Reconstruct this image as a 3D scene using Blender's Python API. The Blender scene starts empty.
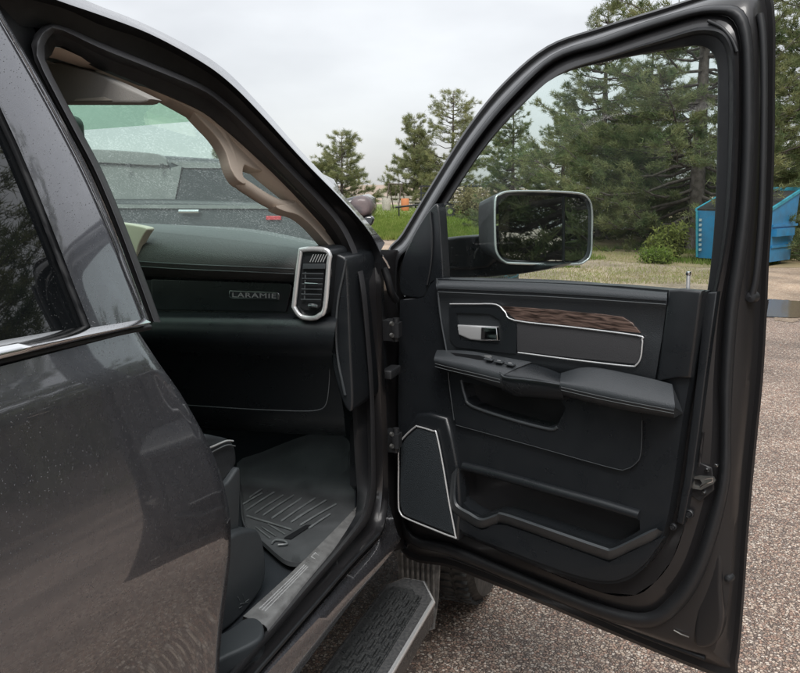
import bpy, bmesh, math, random
import numpy as np
from mathutils import Vector as V3, Matrix
random.seed(7); np.random.seed(7)
R = math.radians
sc = bpy.context.scene
col = sc.collection

# ------------------------------------------------------------------ camera
IW, IH, FPX = 800.0, 673.0, 800.0
YAW, HORIZON, CAMZ = R(19.0), 188.0, 1.65
PITCH = math.atan((IH / 2 - HORIZON) / FPX)
CAM = V3((0, 0, CAMZ))
FW = V3((-math.sin(YAW) * math.cos(PITCH), math.cos(YAW) * math.cos(PITCH), -math.sin(PITCH)))
RT = V3((math.cos(YAW), math.sin(YAW), 0)); UP = RT.cross(FW)
cd = bpy.data.cameras.new('camera'); cam = bpy.data.objects.new('camera', cd); col.objects.link(cam)
cd.sensor_width = 36; cd.lens = 36 * FPX / IW; cd.clip_start = 0.02; cd.clip_end = 3000
cam.location = CAM; cam.rotation_euler = FW.to_track_quat('-Z', 'Y').to_euler()
sc.camera = cam

# ------------------------------------------------------------------ sky and sun (overcast)
SUN_EL, SUN_ROT = R(55), R(160)
w = bpy.data.worlds.new('World'); sc.world = w; w.use_nodes = True
nt = w.node_tree; nt.nodes.clear()
def N(t, k, **kw):
    n = t.nodes.new(k)
    for a, b in kw.items(): setattr(n, a, b)
    return n
out = N(nt, 'ShaderNodeOutputWorld'); add = N(nt, 'ShaderNodeAddShader')
b1 = N(nt, 'ShaderNodeBackground'); b2 = N(nt, 'ShaderNodeBackground')
sky = N(nt, 'ShaderNodeTexSky', sky_type='NISHITA'); sky.sun_disc = False
sky.sun_elevation = SUN_EL; sky.sun_rotation = SUN_ROT
hs = N(nt, 'ShaderNodeHueSaturation'); hs.inputs['Saturation'].default_value = 0.35
nt.links.new(sky.outputs[0], hs.inputs['Color']); nt.links.new(hs.outputs[0], b1.inputs[0]); b1.inputs[1].default_value = 0.03
tc = N(nt, 'ShaderNodeTexCoord'); mp = N(nt, 'ShaderNodeMapping'); mp.inputs['Scale'].default_value = (1, 1, 2.6)
nz = N(nt, 'ShaderNodeTexNoise'); nz.inputs['Scale'].default_value = 2.3; nz.inputs['Detail'].default_value = 5; nz.inputs['Roughness'].default_value = 0.5
rp = N(nt, 'ShaderNodeValToRGB')
rp.color_ramp.elements[0].position = 0.38; rp.color_ramp.elements[0].color = (0.58, 0.59, 0.61, 1)
rp.color_ramp.elements[1].position = 0.62; rp.color_ramp.elements[1].color = (0.80, 0.815, 0.83, 1)
nt.links.new(tc.outputs['Generated'], mp.inputs[0]); nt.links.new(mp.outputs[0], nz.inputs[0])
nt.links.new(nz.outputs[0], rp.inputs[0]); sx_ = N(nt, 'ShaderNodeSeparateXYZ'); nt.links.new(tc.outputs['Generated'], sx_.inputs[0])
cie = N(nt, 'ShaderNodeMapRange'); cie.inputs[1].default_value = 0.0; cie.inputs[2].default_value = 1.0; cie.inputs[3].default_value = 1.0; cie.inputs[4].default_value = 3.0   # overcast sky: zenith three times the horizon
nt.links.new(sx_.outputs[2], cie.inputs[0])
cm = N(nt, 'ShaderNodeVectorMath', operation='SCALE'); nt.links.new(rp.outputs[0], cm.inputs[0]); nt.links.new(cie.outputs[0], cm.inputs['Scale'])
nt.links.new(cm.outputs[0], b2.inputs[0]); b2.inputs[1].default_value = 0.37
nt.links.new(b1.outputs[0], add.inputs[0]); nt.links.new(b2.outputs[0], add.inputs[1]); nt.links.new(add.outputs[0], out.inputs[0])
sl = bpy.data.lights.new('sun', 'SUN'); sl.energy = 1.5; sl.angle = R(25); sl.color = (1, 0.97, 0.93)
so = bpy.data.objects.new('sun', sl); col.objects.link(so)
sd = V3((math.sin(SUN_ROT) * math.cos(SUN_EL), math.cos(SUN_ROT) * math.cos(SUN_EL), math.sin(SUN_EL)))
so.rotation_euler = sd.to_track_quat('Z', 'Y').to_euler()
sc.view_settings.view_transform = 'Standard'; sc.view_settings.look = 'None'
sc.view_settings.exposure = 0.80; sc.view_settings.gamma = 1.0; sc.view_settings.use_curve_mapping = False
sc.render.engine = 'CYCLES'
sc.cycles.use_denoising = True
sc.cycles.max_bounces = 10; sc.cycles.transparent_max_bounces = 24
sc.cycles.caustics_reflective = False; sc.cycles.caustics_refractive = False
sc.render.film_transparent = False

# ------------------------------------------------------------------ geometry of the place: rays to known surfaces
def ray(px, py): return FW + RT * ((px - IW / 2) / FPX) - UP * ((py - IH / 2) / FPX)
def onplane(px, py, n, p0):
    d = ray(px, py); n = V3(n); return CAM + d * (n.dot(V3(p0) - CAM) / n.dot(d))
def PX(px, py, x): return onplane(px, py, (1, 0, 0), (x, 0, 0))
def PY(px, py, y): return onplane(px, py, (0, 1, 0), (0, y, 0))
def PZ(px, py, z): return onplane(px, py, (0, 0, 1), (0, 0, z))
def AT(px, py, depth): return CAM + ray(px, py) * depth
def ground(px, depth):                      # ground point under a pixel column at an axis depth
    p = AT(px, HORIZON, depth); return V3((p.x, p.y, 0))
XS = -0.71                                  # outer skin of the truck's right side
def gx(z):                                  # greenhouse leans inward above the belt
    return XS if z < 1.40 else XS - 0.33 * (z - 1.40)
def S(px, py, off=0.0):                     # truck side surface, off < 0 = further inboard
    d = ray(px, py); lo, hi = 0.05, 12.0
    f = lambda t: CAM.x + d.x * t - gx(CAM.z + d.z * t) - off
    for _ in range(48):
        m = (lo + hi) / 2
        if f(m) > 0: lo = m
        else: hi = m
    return CAM + d * lo
HB = 0.60                                   # height of the door's lower edge
DA = PZ(405, 545, HB); DB = PZ(735, 673, HB)
DU = (DB - DA).normalized(); DN = V3((DU.y, -DU.x, 0))
if DN.dot(CAM - DA) < 0: DN = -DN
def D(px, py, w=0.0): return onplane(px, py, DN, DA + DN * w)   # door plane, w > 0 towards the cabin side

# ------------------------------------------------------------------ curve and mesh helpers
def cr(pts, n=6, closed=False):             # Catmull-Rom
    P = [V3(p) if len(p) == 3 else V3((p[0], p[1], 0)) for p in pts]; o = []
    m = len(P); rng = range(m) if closed else range(m - 1)
    for i in rng:
        if closed: a, b, c, d = P[(i - 1) % m], P[i], P[(i + 1) % m], P[(i + 2) % m]
        else: a, b, c, d = P[max(i - 1, 0)], P[i], P[i + 1], P[min(i + 2, m - 1)]
        for k in range(n):
            t = k / n; t2 = t * t; t3 = t2 * t
            o.append(0.5 * ((2 * b) + (c - a) * t + (2 * a - 5 * b + 4 * c - d) * t2 + (3 * b - a - 3 * c + d) * t3))
    if not closed: o.append(P[-1])
    return o
def rs(pts, n):                             # resample to n points by arc length
    L = [0]
    for i in range(1, len(pts)): L.append(L[-1] + (pts[i] - pts[i - 1]).length)
    o = []; j = 0
    for k in range(n):
        s = L[-1] * k / (n - 1)
        while j < len(L) - 2 and L[j + 1] < s: j += 1
        dd = L[j + 1] - L[j]; t = 0 if dd < 1e-9 else (s - L[j]) / dd
        o.append(pts[j].lerp(pts[j + 1], t))
    return o
def px2(pts, fn): return [fn(p.x, p.y) for p in pts]
WL = {}
def mk(name, verts, faces, mat, par=None, smooth=True, ang=38, **props):
    verts = [V3(v) for v in verts]
    if par is not None and par.type == 'MESH': pass
    lo = V3((min(v.x for v in verts), min(v.y for v in verts), min(v.z for v in verts)))
    hi = V3((max(v.x for v in verts), max(v.y for v in verts), max(v.z for v in verts)))
    o3 = V3(((lo.x + hi.x) / 2, (lo.y + hi.y) / 2, lo.z))
    me = bpy.data.meshes.new(name); me.from_pydata([v - o3 for v in verts], [], faces); me.update()
    bm = bmesh.new(); bm.from_mesh(me); bmesh.ops.remove_doubles(bm, verts=bm.verts, dist=1e-6)
    bmesh.ops.recalc_face_normals(bm, faces=bm.faces); bm.to_mesh(me); bm.free()
    if smooth: me.shade_smooth(); me.set_sharp_from_angle(angle=R(ang))
    me.materials.append(mat)
    o = bpy.data.objects.new(name, me); col.objects.link(o); WL[o] = o3
    o.location = o3
    if par is not None: o.parent = par; o.location = o3 - WL[par]
    for k, v in props.items(): o[k] = v
    return o
def empty(name, loc, label, cat, group=None):
    o = bpy.data.objects.new(name, None); col.objects.link(o); o.location = loc; o.empty_display_size = 0.2
    WL[o] = V3(loc); o['label'] = label; o['category'] = cat
    if group: o['group'] = group
    return o
def tag(o, label, cat, group=None):
    o['label'] = label; o['category'] = cat
    if group: o['group'] = group
    return o
def frombm(name, bm, mat, par=None, smooth=True, ang=38, **props):
    bm.verts.index_update()
    o = mk(name, [v.co.copy() for v in bm.verts], [[v.index for v in f.verts] for f in bm.faces], mat, par, smooth, ang, **props)
    bm.free(); return o
def pad(name, pts, nrm, th, bev, mat, par=None, seg=3, **props):   # planar outline, thickness th behind it, rounded front edge
    bm = bmesh.new(); nrm = V3(nrm).normalized()
    vs = [bm.verts.new(V3(p)) for p in pts]
    f = bm.faces.new(vs); f.normal_update()
    bk = [bm.verts.new(V3(p) - nrm * th) for p in pts]
    n = len(vs)
    for i in range(n): bm.faces.new((vs[i], vs[(i + 1) % n], bk[(i + 1) % n], bk[i]))
    bm.faces.new(list(reversed(bk)))
    bmesh.ops.recalc_face_normals(bm, faces=bm.faces)
    if bev > 0:
        ed = [e for e in bm.edges if e.verts[0] in vs and e.verts[1] in vs]
        bmesh.ops.bevel(bm, geom=ed, offset=bev, segments=seg, profile=0.6, affect='EDGES', clamp_overlap=True)
    return frombm(name, bm, mat, par, ang=50, **props)
def holed(name, outer, holes, nrm, depth, mat, par=None, th=0.02, floor=True, **props):
    # flat panel with openings; the openings get side walls of the given depth and a floor
    nrm = V3(nrm).normalized(); bm = bmesh.new(); ed = []
    def loop(pts):
        vs = [bm.verts.new(V3(p)) for p in pts]
        es = [bm.edges.new((vs[i], vs[(i + 1) % len(vs)])) for i in range(len(vs))]
        return vs, es
    ov, oe = loop(outer); ed += oe; hv = []
    for h in holes:
        v, e = loop(h); ed += e; hv.append(v)
    bmesh.ops.triangle_fill(bm, use_beauty=True, use_dissolve=False, edges=ed)
    bk = [bm.verts.new(v.co - nrm * th) for v in ov]; n = len(ov)
    for i in range(n): bm.faces.new((ov[i], ov[(i + 1) % n], bk[(i + 1) % n], bk[i]))
    for v in hv:
        n = len(v); b = [bm.verts.new(x.co - nrm * depth) for x in v]
        for i in range(n): bm.faces.new((v[i], v[(i + 1) % n], b[(i + 1) % n], b[i]))
        if floor: bm.faces.new(b)
    return frombm(name, bm, mat, par, ang=30, **props)
def loft(name, rows, mat, par=None, closed=False, ang=50, **props):
    n = len(rows[0]); v = []; f = []
    for r in rows: v += list(r)
    for j in range(len(rows) - 1):
        for i in range(n if closed else n - 1):
            a = j * n + i; b = j * n + (i + 1) % n
            f.append((a, b, b + n, a + n))
    return mk(name, v, f, mat, par, ang=ang, **props)
def tube_vf(path, r, seg=8, closed=False, flat=1.0, upv=None, caps=True):
    n = len(path); v = []; f = []; prev = None
    for i, p in enumerate(path):
        a = path[(i - 1) % n] if (closed or i > 0) else p; b = path[(i + 1) % n] if (closed or i < n - 1) else p
        t = (b - a).normalized()
        if upv is not None: x = t.cross(V3(upv)).normalized()
        elif prev is None:
            x = t.cross(V3((0.13, 0.27, 0.95))).normalized()
        else: x = (prev - t * prev.dot(t)).normalized()
        prev = x; y = x.cross(t).normalized()
        rr = r[i] if isinstance(r, (list, tuple)) else r
        for k in range(seg):
            q = 2 * math.pi * k / seg
            v.append(p + x * (math.cos(q) * rr) + y * (math.sin(q) * rr * flat))
    for i in range(n if closed else n - 1):
        for k in range(seg):
            a = i * seg + k; b = i * seg + (k + 1) % seg; c = ((i + 1) % n) * seg
            f.append((a, b, c + (k + 1) % seg, c + k))
    if not closed and caps: f.append(tuple(range(seg))); f.append(tuple((n - 1) * seg + k for k in range(seg)))
    return v, f
def tube(name, path, r, mat, par=None, seg=8, closed=False, flat=1.0, upv=None, **props):
    v, f = tube_vf([V3(p) for p in path], r, seg, closed, flat, upv); return mk(name, v, f, mat, par, ang=60, **props)
def merge(lst):
    V, Fs = [], []
    for v, f in lst:
        k = len(V); V += list(v); Fs += [tuple(i + k for i in q) for q in f]
    return V, Fs
def box_vf(c, s, ax=None):
    c = V3(c); ax = ax or (V3((1, 0, 0)), V3((0, 1, 0)), V3((0, 0, 1)))
    v = [c + ax[0] * (s[0] / 2 * i) + ax[1] * (s[1] / 2 * j) + ax[2] * (s[2] / 2 * k) for i in (-1, 1) for j in (-1, 1) for k in (-1, 1)]
    return v, [(0, 1, 3, 2), (4, 6, 7, 5), (0, 4, 5, 1), (2, 3, 7, 6), (0, 2, 6, 4), (1, 5, 7, 3)]
def rbox(name, c, s, bev, mat, par=None, ax=None, seg=3, **props):
    v, f = box_vf(c, s, ax); bm = bmesh.new()
    vs = [bm.verts.new(x) for x in v]
    for q in f: bm.faces.new([vs[i] for i in q])
    bmesh.ops.recalc_face_normals(bm, faces=bm.faces)
    if bev > 0: bmesh.ops.bevel(bm, geom=list(bm.edges), offset=bev, segments=seg, profile=0.5, affect='EDGES', clamp_overlap=True)
    return frombm(name, bm, mat, par, ang=50, **props)
def lathe_vf(prof, c, axis, seg=40):        # prof: (radius, offset along axis)
    c = V3(c); axis = V3(axis).normalized(); x = axis.orthogonal().normalized(); y = axis.cross(x); v = []; f = []
    for r, h in prof:
        for k in range(seg):
            q = 2 * math.pi * k / seg; v.append(c + axis * h + (x * math.cos(q) + y * math.sin(q)) * r)
    for j in range(len(prof) - 1):
        for k in range(seg):
            a = j * seg + k; b = j * seg + (k + 1) % seg; f.append((a, b, b + seg, a + seg))
    return v, f

# ------------------------------------------------------------------ materials
def pm(name, c, rough=0.5, metal=0.0, coat=0.0, bump=None, var=None, spec=0.5, coatr=0.03, drops=0.0, rvar=None, sheen=0.0, obj=True):
    m = bpy.data.materials.new(name); m.use_nodes = True; t = m.node_tree
    p = t.nodes['Principled BSDF']; L = t.links.new
    p.inputs['Base Color'].default_value = (*c, 1); p.inputs['Roughness'].default_value = rough
    p.inputs['Metallic'].default_value = metal; p.inputs['Coat Weight'].default_value = coat
    p.inputs['Coat Roughness'].default_value = coatr; p.inputs['Specular IOR Level'].default_value = spec
    tcn = N(t, 'ShaderNodeTexCoord'); co = tcn.outputs['Object']; last = None
    if var:                                  # (scale, amount[, second colour])
        n1 = N(t, 'ShaderNodeTexNoise'); n1.inputs['Scale'].default_value = var[0]; n1.inputs['Detail'].default_value = 4
        L(co, n1.inputs[0]); mx = N(t, 'ShaderNodeMix', data_type='RGBA')
        c2 = var[2] if len(var) > 2 else tuple(x * (1 - var[1]) for x in c)
        mx.inputs['A'].default_value = (*c, 1); mx.inputs['B'].default_value = (*c2, 1)
        r1 = N(t, 'ShaderNodeValToRGB'); r1.color_ramp.elements[0].position = 0.38; r1.color_ramp.elements[1].position = 0.66
        L(n1.outputs[0], r1.inputs[0]); L(r1.outputs[0], mx.inputs['Factor']); L(mx.outputs['Result'], p.inputs['Base Color'])
    if rvar:
        n2 = N(t, 'ShaderNodeTexNoise'); n2.inputs['Scale'].default_value = rvar[0]; n2.inputs['Detail'].default_value = 5; L(co, n2.inputs[0])
        mr = N(t, 'ShaderNodeMapRange'); mr.inputs[1].default_value = 0.3; mr.inputs[2].default_value = 0.7
        mr.inputs[3].default_value = max(0, rough - rvar[1]); mr.inputs[4].default_value = rough + rvar[1]
        L(n2.outputs[0], mr.inputs[0]); L(mr.outputs[0], p.inputs['Roughness'])
    if bump:                                 # (scale, strength, kind)
        if len(bump) > 2 and bump[2] == 'v':
            n3 = N(t, 'ShaderNodeTexVoronoi'); n3.inputs['Scale'].default_value = bump[0]; o3 = n3.outputs['Distance']
        else:
            n3 = N(t, 'ShaderNodeTexNoise'); n3.inputs['Scale'].default_value = bump[0]; n3.inputs['Detail'].default_value = 3; o3 = n3.outputs[0]
        L(co, n3.inputs[0]); bp = N(t, 'ShaderNodeBump'); bp.inputs['Strength'].default_value = bump[1]; bp.inputs['Distance'].default_value = 0.002
        L(o3, bp.inputs['Height']); L(bp.outputs[0], p.inputs['Normal']); last = bp
    if drops > 0:                            # rain drops standing on the coat
        vo = N(t, 'ShaderNodeTexVoronoi'); vo.inputs['Scale'].default_value = 210; L(co, vo.inputs[0])
        nn = N(t, 'ShaderNodeTexNoise'); nn.inputs['Scale'].default_value = 14; L(co, nn.inputs[0])
        th = N(t, 'ShaderNodeMath', operation='MULTIPLY'); th.inputs[1].default_value = drops; L(nn.outputs[0], th.inputs[0])
        sb = N(t, 'ShaderNodeMath', operation='SUBTRACT', use_clamp=True); L(th.outputs[0], sb.inputs[0]); L(vo.outputs['Distance'], sb.inputs[1])
        b2_ = N(t, 'ShaderNodeBump'); b2_.inputs['Strength'].default_value = 0.9; b2_.inputs['Distance'].default_value = 0.004; L(sb.outputs[0], b2_.inputs['Height'])
        if last: L(last.outputs[0], b2_.inputs['Normal'])
        L(b2_.outputs[0], p.inputs['Coat Normal'])
        if not last: L(b2_.outputs[0], p.inputs['Normal'])
    return m
def glass(name, tint, drops=0.0, scale=160, refl=1.0, haze=0.0):
    m = bpy.data.materials.new(name); m.use_nodes = True; t = m.node_tree; t.nodes.clear(); L = t.links.new
    o = N(t, 'ShaderNodeOutputMaterial'); tr = N(t, 'ShaderNodeBsdfTransparent'); tr.inputs[0].default_value = (*tint, 1)
    gl = N(t, 'ShaderNodeBsdfGlossy'); gl.inputs['Roughness'].default_value = 0.01
    fr = N(t, 'ShaderNodeFresnel'); fr.inputs[0].default_value = 1.5
    ml = N(t, 'ShaderNodeMath', operation='MULTIPLY', use_clamp=True); ml.inputs[1].default_value = refl; L(fr.outputs[0], ml.inputs[0])
    mx = N(t, 'ShaderNodeMixShader'); L(ml.outputs[0], mx.inputs[0]); L(tr.outputs[0], mx.inputs[1]); L(gl.outputs[0], mx.inputs[2])
    fin = mx
    if haze > 0:                             # faint even translucent layer over the whole pane
        df = N(t, 'ShaderNodeBsdfTranslucent'); df.inputs[0].default_value = (0.75, 0.8, 0.8, 1); mh = N(t, 'ShaderNodeMixShader'); mh.inputs[0].default_value = haze
        L(fin.outputs[0], mh.inputs[1]); L(df.outputs[0], mh.inputs[2]); fin = mh
    if drops > 0:
        tcn = N(t, 'ShaderNodeTexCoord'); vo = N(t, 'ShaderNodeTexVoronoi'); vo.inputs['Scale'].default_value = scale; vo.inputs['Randomness'].default_value = 1
        L(tcn.outputs['Object'], vo.inputs[0])
        nn = N(t, 'ShaderNodeTexNoise'); nn.inputs['Scale'].default_value = 9; L(tcn.outputs['Object'], nn.inputs[0])
        sepc = N(t, 'ShaderNodeSeparateColor'); L(vo.outputs['Color'], sepc.inputs[0])
        m1 = N(t, 'ShaderNodeMath', operation='MULTIPLY'); L(sepc.outputs[0], m1.inputs[0]); L(nn.outputs[0], m1.inputs[1])
        m2 = N(t, 'ShaderNodeMath', operation='MULTIPLY'); m2.inputs[1].default_value = drops; L(m1.outputs[0], m2.inputs[0])
        sb = N(t, 'ShaderNodeMath', operation='SUBTRACT', use_clamp=True); L(m2.outputs[0], sb.inputs[0]); L(vo.outputs['Distance'], sb.inputs[1])
        mask = N(t, 'ShaderNodeMath', operation='GREATER_THAN'); mask.inputs[1].default_value = 0.02; L(sb.outputs[0], mask.inputs[0])
        tl = N(t, 'ShaderNodeBsdfTranslucent'); tl.inputs[0].default_value = (0.9, 0.95, 0.94, 1)
        md = N(t, 'ShaderNodeMixShader'); md.inputs[0].default_value = 0.17; L(tr.outputs[0], md.inputs[1]); L(tl.outputs[0], md.inputs[2])
        m3 = N(t, 'ShaderNodeMixShader'); L(mask.outputs[0], m3.inputs[0]); L(fin.outputs[0], m3.inputs[1]); L(md.outputs[0], m3.inputs[2]); fin = m3
    L(fin.outputs[0], o.inputs[0]); return m
M = {}
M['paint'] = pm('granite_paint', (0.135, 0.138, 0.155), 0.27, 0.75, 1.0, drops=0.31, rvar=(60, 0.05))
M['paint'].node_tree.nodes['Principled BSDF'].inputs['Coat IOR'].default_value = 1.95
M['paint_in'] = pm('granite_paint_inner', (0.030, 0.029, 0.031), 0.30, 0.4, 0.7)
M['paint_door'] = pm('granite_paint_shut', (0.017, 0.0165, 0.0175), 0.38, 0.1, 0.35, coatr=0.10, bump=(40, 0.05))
M['rubber'] = pm('seal_rubber', (0.011, 0.012, 0.014), 0.52, bump=(500, 0.12), rvar=(40, 0.08))
M['rubber2'] = pm('seal_rubber_satin', (0.016, 0.017, 0.019), 0.50, rvar=(30, 0.08))
M['seal'] = pm('aperture_seal_rubber', (0.050, 0.050, 0.054), 0.45, rvar=(30, 0.08), bump=(300, 0.1))
M['plastic'] = pm('black_plastic', (0.0115, 0.0135, 0.0160), 0.31, bump=(900, 0.14, 'v'), rvar=(18, 0.07), spec=0.75)
M['plastic2'] = pm('satin_grey_plastic', (0.050, 0.056, 0.061), 0.36, bump=(900, 0.15, 'v'), rvar=(18, 0.05))
M['leather'] = pm('black_leather', (0.031, 0.035, 0.039), 0.36, bump=(420, 0.22, 'v'), rvar=(25, 0.08), spec=0.65)
M['leather2'] = pm('dash_leather', (0.066, 0.064, 0.064), 0.36, bump=(420, 0.25, 'v'))
M['thread'] = pm('pale_thread', (0.30, 0.31, 0.31), 0.7)
M['threadd'] = pm('dark_thread', (0.10, 0.11, 0.115), 0.7)
M['gap'] = pm('dark_void', (0.004, 0.005, 0.007), 0.7)
M['chrome'] = pm('chrome', (0.72, 0.73, 0.74), 0.10, 1.0, rvar=(30, 0.05))
M['satin'] = pm('satin_silver', (0.74, 0.75, 0.76), 0.22, 0.55, bump=(200, 0.04))
M['silver'] = pm('silver_paint_trim', (0.62, 0.63, 0.64), 0.28, 0.35)
M['steel'] = pm('zinc_steel', (0.45, 0.45, 0.43), 0.35, 0.9, var=(60, 0.4))
M['inset'] = pm('grey_suede_insert', (0.040, 0.040, 0.043), 0.62, bump=(700, 0.3))
M['grille'] = pm('speaker_mesh', (0.020, 0.026, 0.031), 0.55, bump=(520, 0.7, 'v'))
M['beige'] = pm('beige_pillar_trim', (0.50, 0.425, 0.36), 0.65, bump=(900, 0.15))
M['cream'] = pm('cream_trim', (0.62, 0.56, 0.46), 0.5, bump=(600, 0.15))
M['visor'] = pm('visor_fabric', (0.26, 0.25, 0.235), 0.85, bump=(700, 0.3))
M['carpet'] = pm('black_carpet', (0.012, 0.016, 0.021), 0.9, bump=(300, 0.6))
M['mat'] = pm('rubber_mat', (0.090, 0.096, 0.101), 0.36, bump=(500, 0.18), var=(9, 0.3), rvar=(12, 0.10))
M['mat_rib'] = pm('mat_rib_rubber', (0.17, 0.185, 0.19), 0.30, var=(30, 0.3))
M['scuff'] = pm('brushed_scuff_plate', (0.42, 0.42, 0.42), 0.34, 0.65, bump=(160, 0.08), var=(40, 0.25), rvar=(25, 0.12))
M['board'] = pm('running_board_shell', (0.060, 0.062, 0.065), 0.26, var=(120, 0.0, (0.10, 0.10, 0.10)), bump=(300, 0.1), rvar=(15, 0.12))
M['tread'] = pm('running_board_tread', (0.020, 0.022, 0.024), 0.34, var=(200, 0.0, (0.07, 0.072, 0.072)), rvar=(30, 0.15))
M['dustyliner'] = pm('dusty_liner', (0.10, 0.10, 0.10), 0.6, var=(30, 0.0, (0.30, 0.295, 0.28)), bump=(90, 0.2))
M['tyre'] = pm('tyre_rubber', (0.030, 0.030, 0.030), 0.6, var=(35, 0.0, (0.085, 0.082, 0.076)), bump=(150, 0.3))
M['rim'] = pm('wet_alloy', (0.40, 0.41, 0.42), 0.32, 0.8, var=(40, 0.4))
M['under'] = pm('underbody', (0.018, 0.018, 0.019), 0.8, var=(12, 0.4))
M['windshield'] = glass('green_windshield', (0.74, 0.93, 0.86), drops=1.0, scale=250, refl=0.2, haze=0.05)
M['shade'] = glass('green_shade_band', (0.62, 0.80, 0.66), refl=0.2)
M['doorglass'] = glass('green_door_glass', (0.84, 0.93, 0.90), drops=0.55, scale=230, refl=0.45, haze=0.015)
M['tinted'] = pm('privacy_glass', (0.006, 0.007, 0.008), 0.02, 0.0, 1.0, coatr=0.0, drops=0.30)
M['mirror'] = pm('mirror_glass', (0.62, 0.68, 0.68), 0.015, 1.0, bump=(8, 0.01))
def wood_mat():
    m = pm('walnut_inlay', (0.10, 0.065, 0.05), 0.35, coat=0.4); t = m.node_tree; L = t.links.new; p = t.nodes['Principled BSDF']
    tcn = N(t, 'ShaderNodeTexCoord'); mpn = N(t, 'ShaderNodeMapping'); mpn.inputs['Scale'].default_value = (14, 14, 190); L(tcn.outputs['Object'], mpn.inputs[0])
    n = N(t, 'ShaderNodeTexNoise'); n.inputs['Scale'].default_value = 1.6; n.inputs['Detail'].default_value = 6; n.inputs['Distortion'].default_value = 0.6; L(mpn.outputs[0], n.inputs[0])
    r = N(t, 'ShaderNodeValToRGB'); r.color_ramp.elements[0].position = 0.36; r.color_ramp.elements[0].color = (0.018, 0.011, 0.009, 1)
    r.color_ramp.elements[1].position = 0.64; r.color_ramp.elements[1].color = (0.17, 0.115, 0.095, 1); L(n.outputs[0], r.inputs[0]); L(r.outputs[0], p.inputs['Base Color']); return m
M['wood'] = wood_mat()
def gravel_mat(name, scale, cols, dirt, wet=0.45, size=0.5, bumpd=0.006):
    m = pm(name, (0.2, 0.17, 0.14), 0.6); t = m.node_tree; L = t.links.new; p = t.nodes['Principled BSDF']
    tcn = N(t, 'ShaderNodeTexCoord'); co = tcn.outputs['Object']
    wn = N(t, 'ShaderNodeTexNoise'); wn.inputs['Scale'].default_value = scale * 0.6; L(co, wn.inputs[0])
    wm = N(t, 'ShaderNodeVectorMath', operation='SCALE'); wm.inputs['Scale'].default_value = 0.5 / scale; L(wn.outputs['Color'], wm.inputs[0])
    va = N(t, 'ShaderNodeVectorMath', operation='ADD'); L(co, va.inputs[0]); L(wm.outputs[0], va.inputs[1])
    vo = N(t, 'ShaderNodeTexVoronoi'); vo.inputs['Scale'].default_value = scale; L(va.outputs[0], vo.inputs[0])
    ve = N(t, 'ShaderNodeTexVoronoi', feature='DISTANCE_TO_EDGE'); ve.inputs['Scale'].default_value = scale; L(va.outputs[0], ve.inputs[0])
    sp = N(t, 'ShaderNodeSeparateColor'); L(vo.outputs['Color'], sp.inputs[0])
    r = N(t, 'ShaderNodeValToRGB'); r.color_ramp.interpolation = 'CONSTANT'; e = r.color_ramp.elements
    for i, c in enumerate(cols):
        el = e[i] if i < 2 else e.new(i / len(cols)); el.position = i / len(cols); el.color = (*c, 1)
    L(sp.outputs[0], r.inputs[0])
    er = N(t, 'ShaderNodeMapRange'); er.inputs[1].default_value = 0.02; er.inputs[2].default_value = 0.16; L(ve.outputs[0], er.inputs[0])
    mx = N(t, 'ShaderNodeMix', data_type='RGBA'); mx.inputs['A'].default_value = (*dirt, 1); L(er.outputs[0], mx.inputs['Factor']); L(r.outputs[0], mx.inputs['B'])
    # broad damp patches
    dn = N(t, 'ShaderNodeTexNoise'); dn.inputs['Scale'].default_value = 0.9; dn.inputs['Detail'].default_value = 6; L(co, dn.inputs[0])
    dr = N(t, 'ShaderNodeMapRange'); dr.inputs[1].default_value = 0.35; dr.inputs[2].default_value = 0.65; dr.inputs[3].default_value = 0.62; dr.inputs[4].default_value = 1.15; L(dn.outputs[0], dr.inputs[0])
    ms = N(t, 'ShaderNodeVectorMath', operation='SCALE'); L(mx.outputs['Result'], ms.inputs[0]); L(dr.outputs[0], ms.inputs['Scale']); L(ms.outputs[0], p.inputs['Base Color'])
    rr = N(t, 'ShaderNodeMapRange'); rr.inputs[1].default_value = 0.35; rr.inputs[2].default_value = 0.65; rr.inputs[3].default_value = wet; rr.inputs[4].default_value = 0.8; L(dn.outputs[0], rr.inputs[0]); L(rr.outputs[0], p.inputs['Roughness'])
    ad = N(t, 'ShaderNodeMath', operation='MULTIPLY'); L(er.outputs[0], ad.inputs[0]); L(sp.outputs[1], ad.inputs[1])
    bp = N(t, 'ShaderNodeBump'); bp.inputs['Strength'].default_value = 0.9; bp.inputs['Distance'].default_value = bumpd; L(ad.outputs[0], bp.inputs['Height']); L(bp.outputs[0], p.inputs['Normal'])
    return m
STONES = [(0.34, 0.225, 0.17), (0.45, 0.345, 0.27), (0.19, 0.135, 0.11), (0.54, 0.44, 0.355), (0.38, 0.245, 0.185), (0.25, 0.195, 0.165), (0.62, 0.53, 0.45), (0.39, 0.29, 0.225)]
M['pavement'] = gravel_mat('chip_pavement', 88, STONES, (0.075, 0.055, 0.045), wet=0.5)
M['yard'] = gravel_mat('tan_gravel_yard', 38, [(0.40, 0.30, 0.215), (0.47, 0.37, 0.27), (0.33, 0.235, 0.165), (0.52, 0.43, 0.33), (0.42, 0.31, 0.22)], (0.30, 0.215, 0.15), wet=0.6)
M['dirt'] = pm('dirt_verge', (0.30, 0.225, 0.13), 0.9, var=(0.8, 0.0, (0.19, 0.16, 0.075)), bump=(20, 0.8))
M['field'] = pm('dry_field', (0.30, 0.25, 0.19), 0.95, var=(0.05, 0.0, (0.34, 0.245, 0.20)))
M['lawn'] = pm('lawn_soil', (0.12, 0.17, 0.035), 0.9, var=(0.6, 0.0, (0.17, 0.19, 0.06)))
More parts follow.
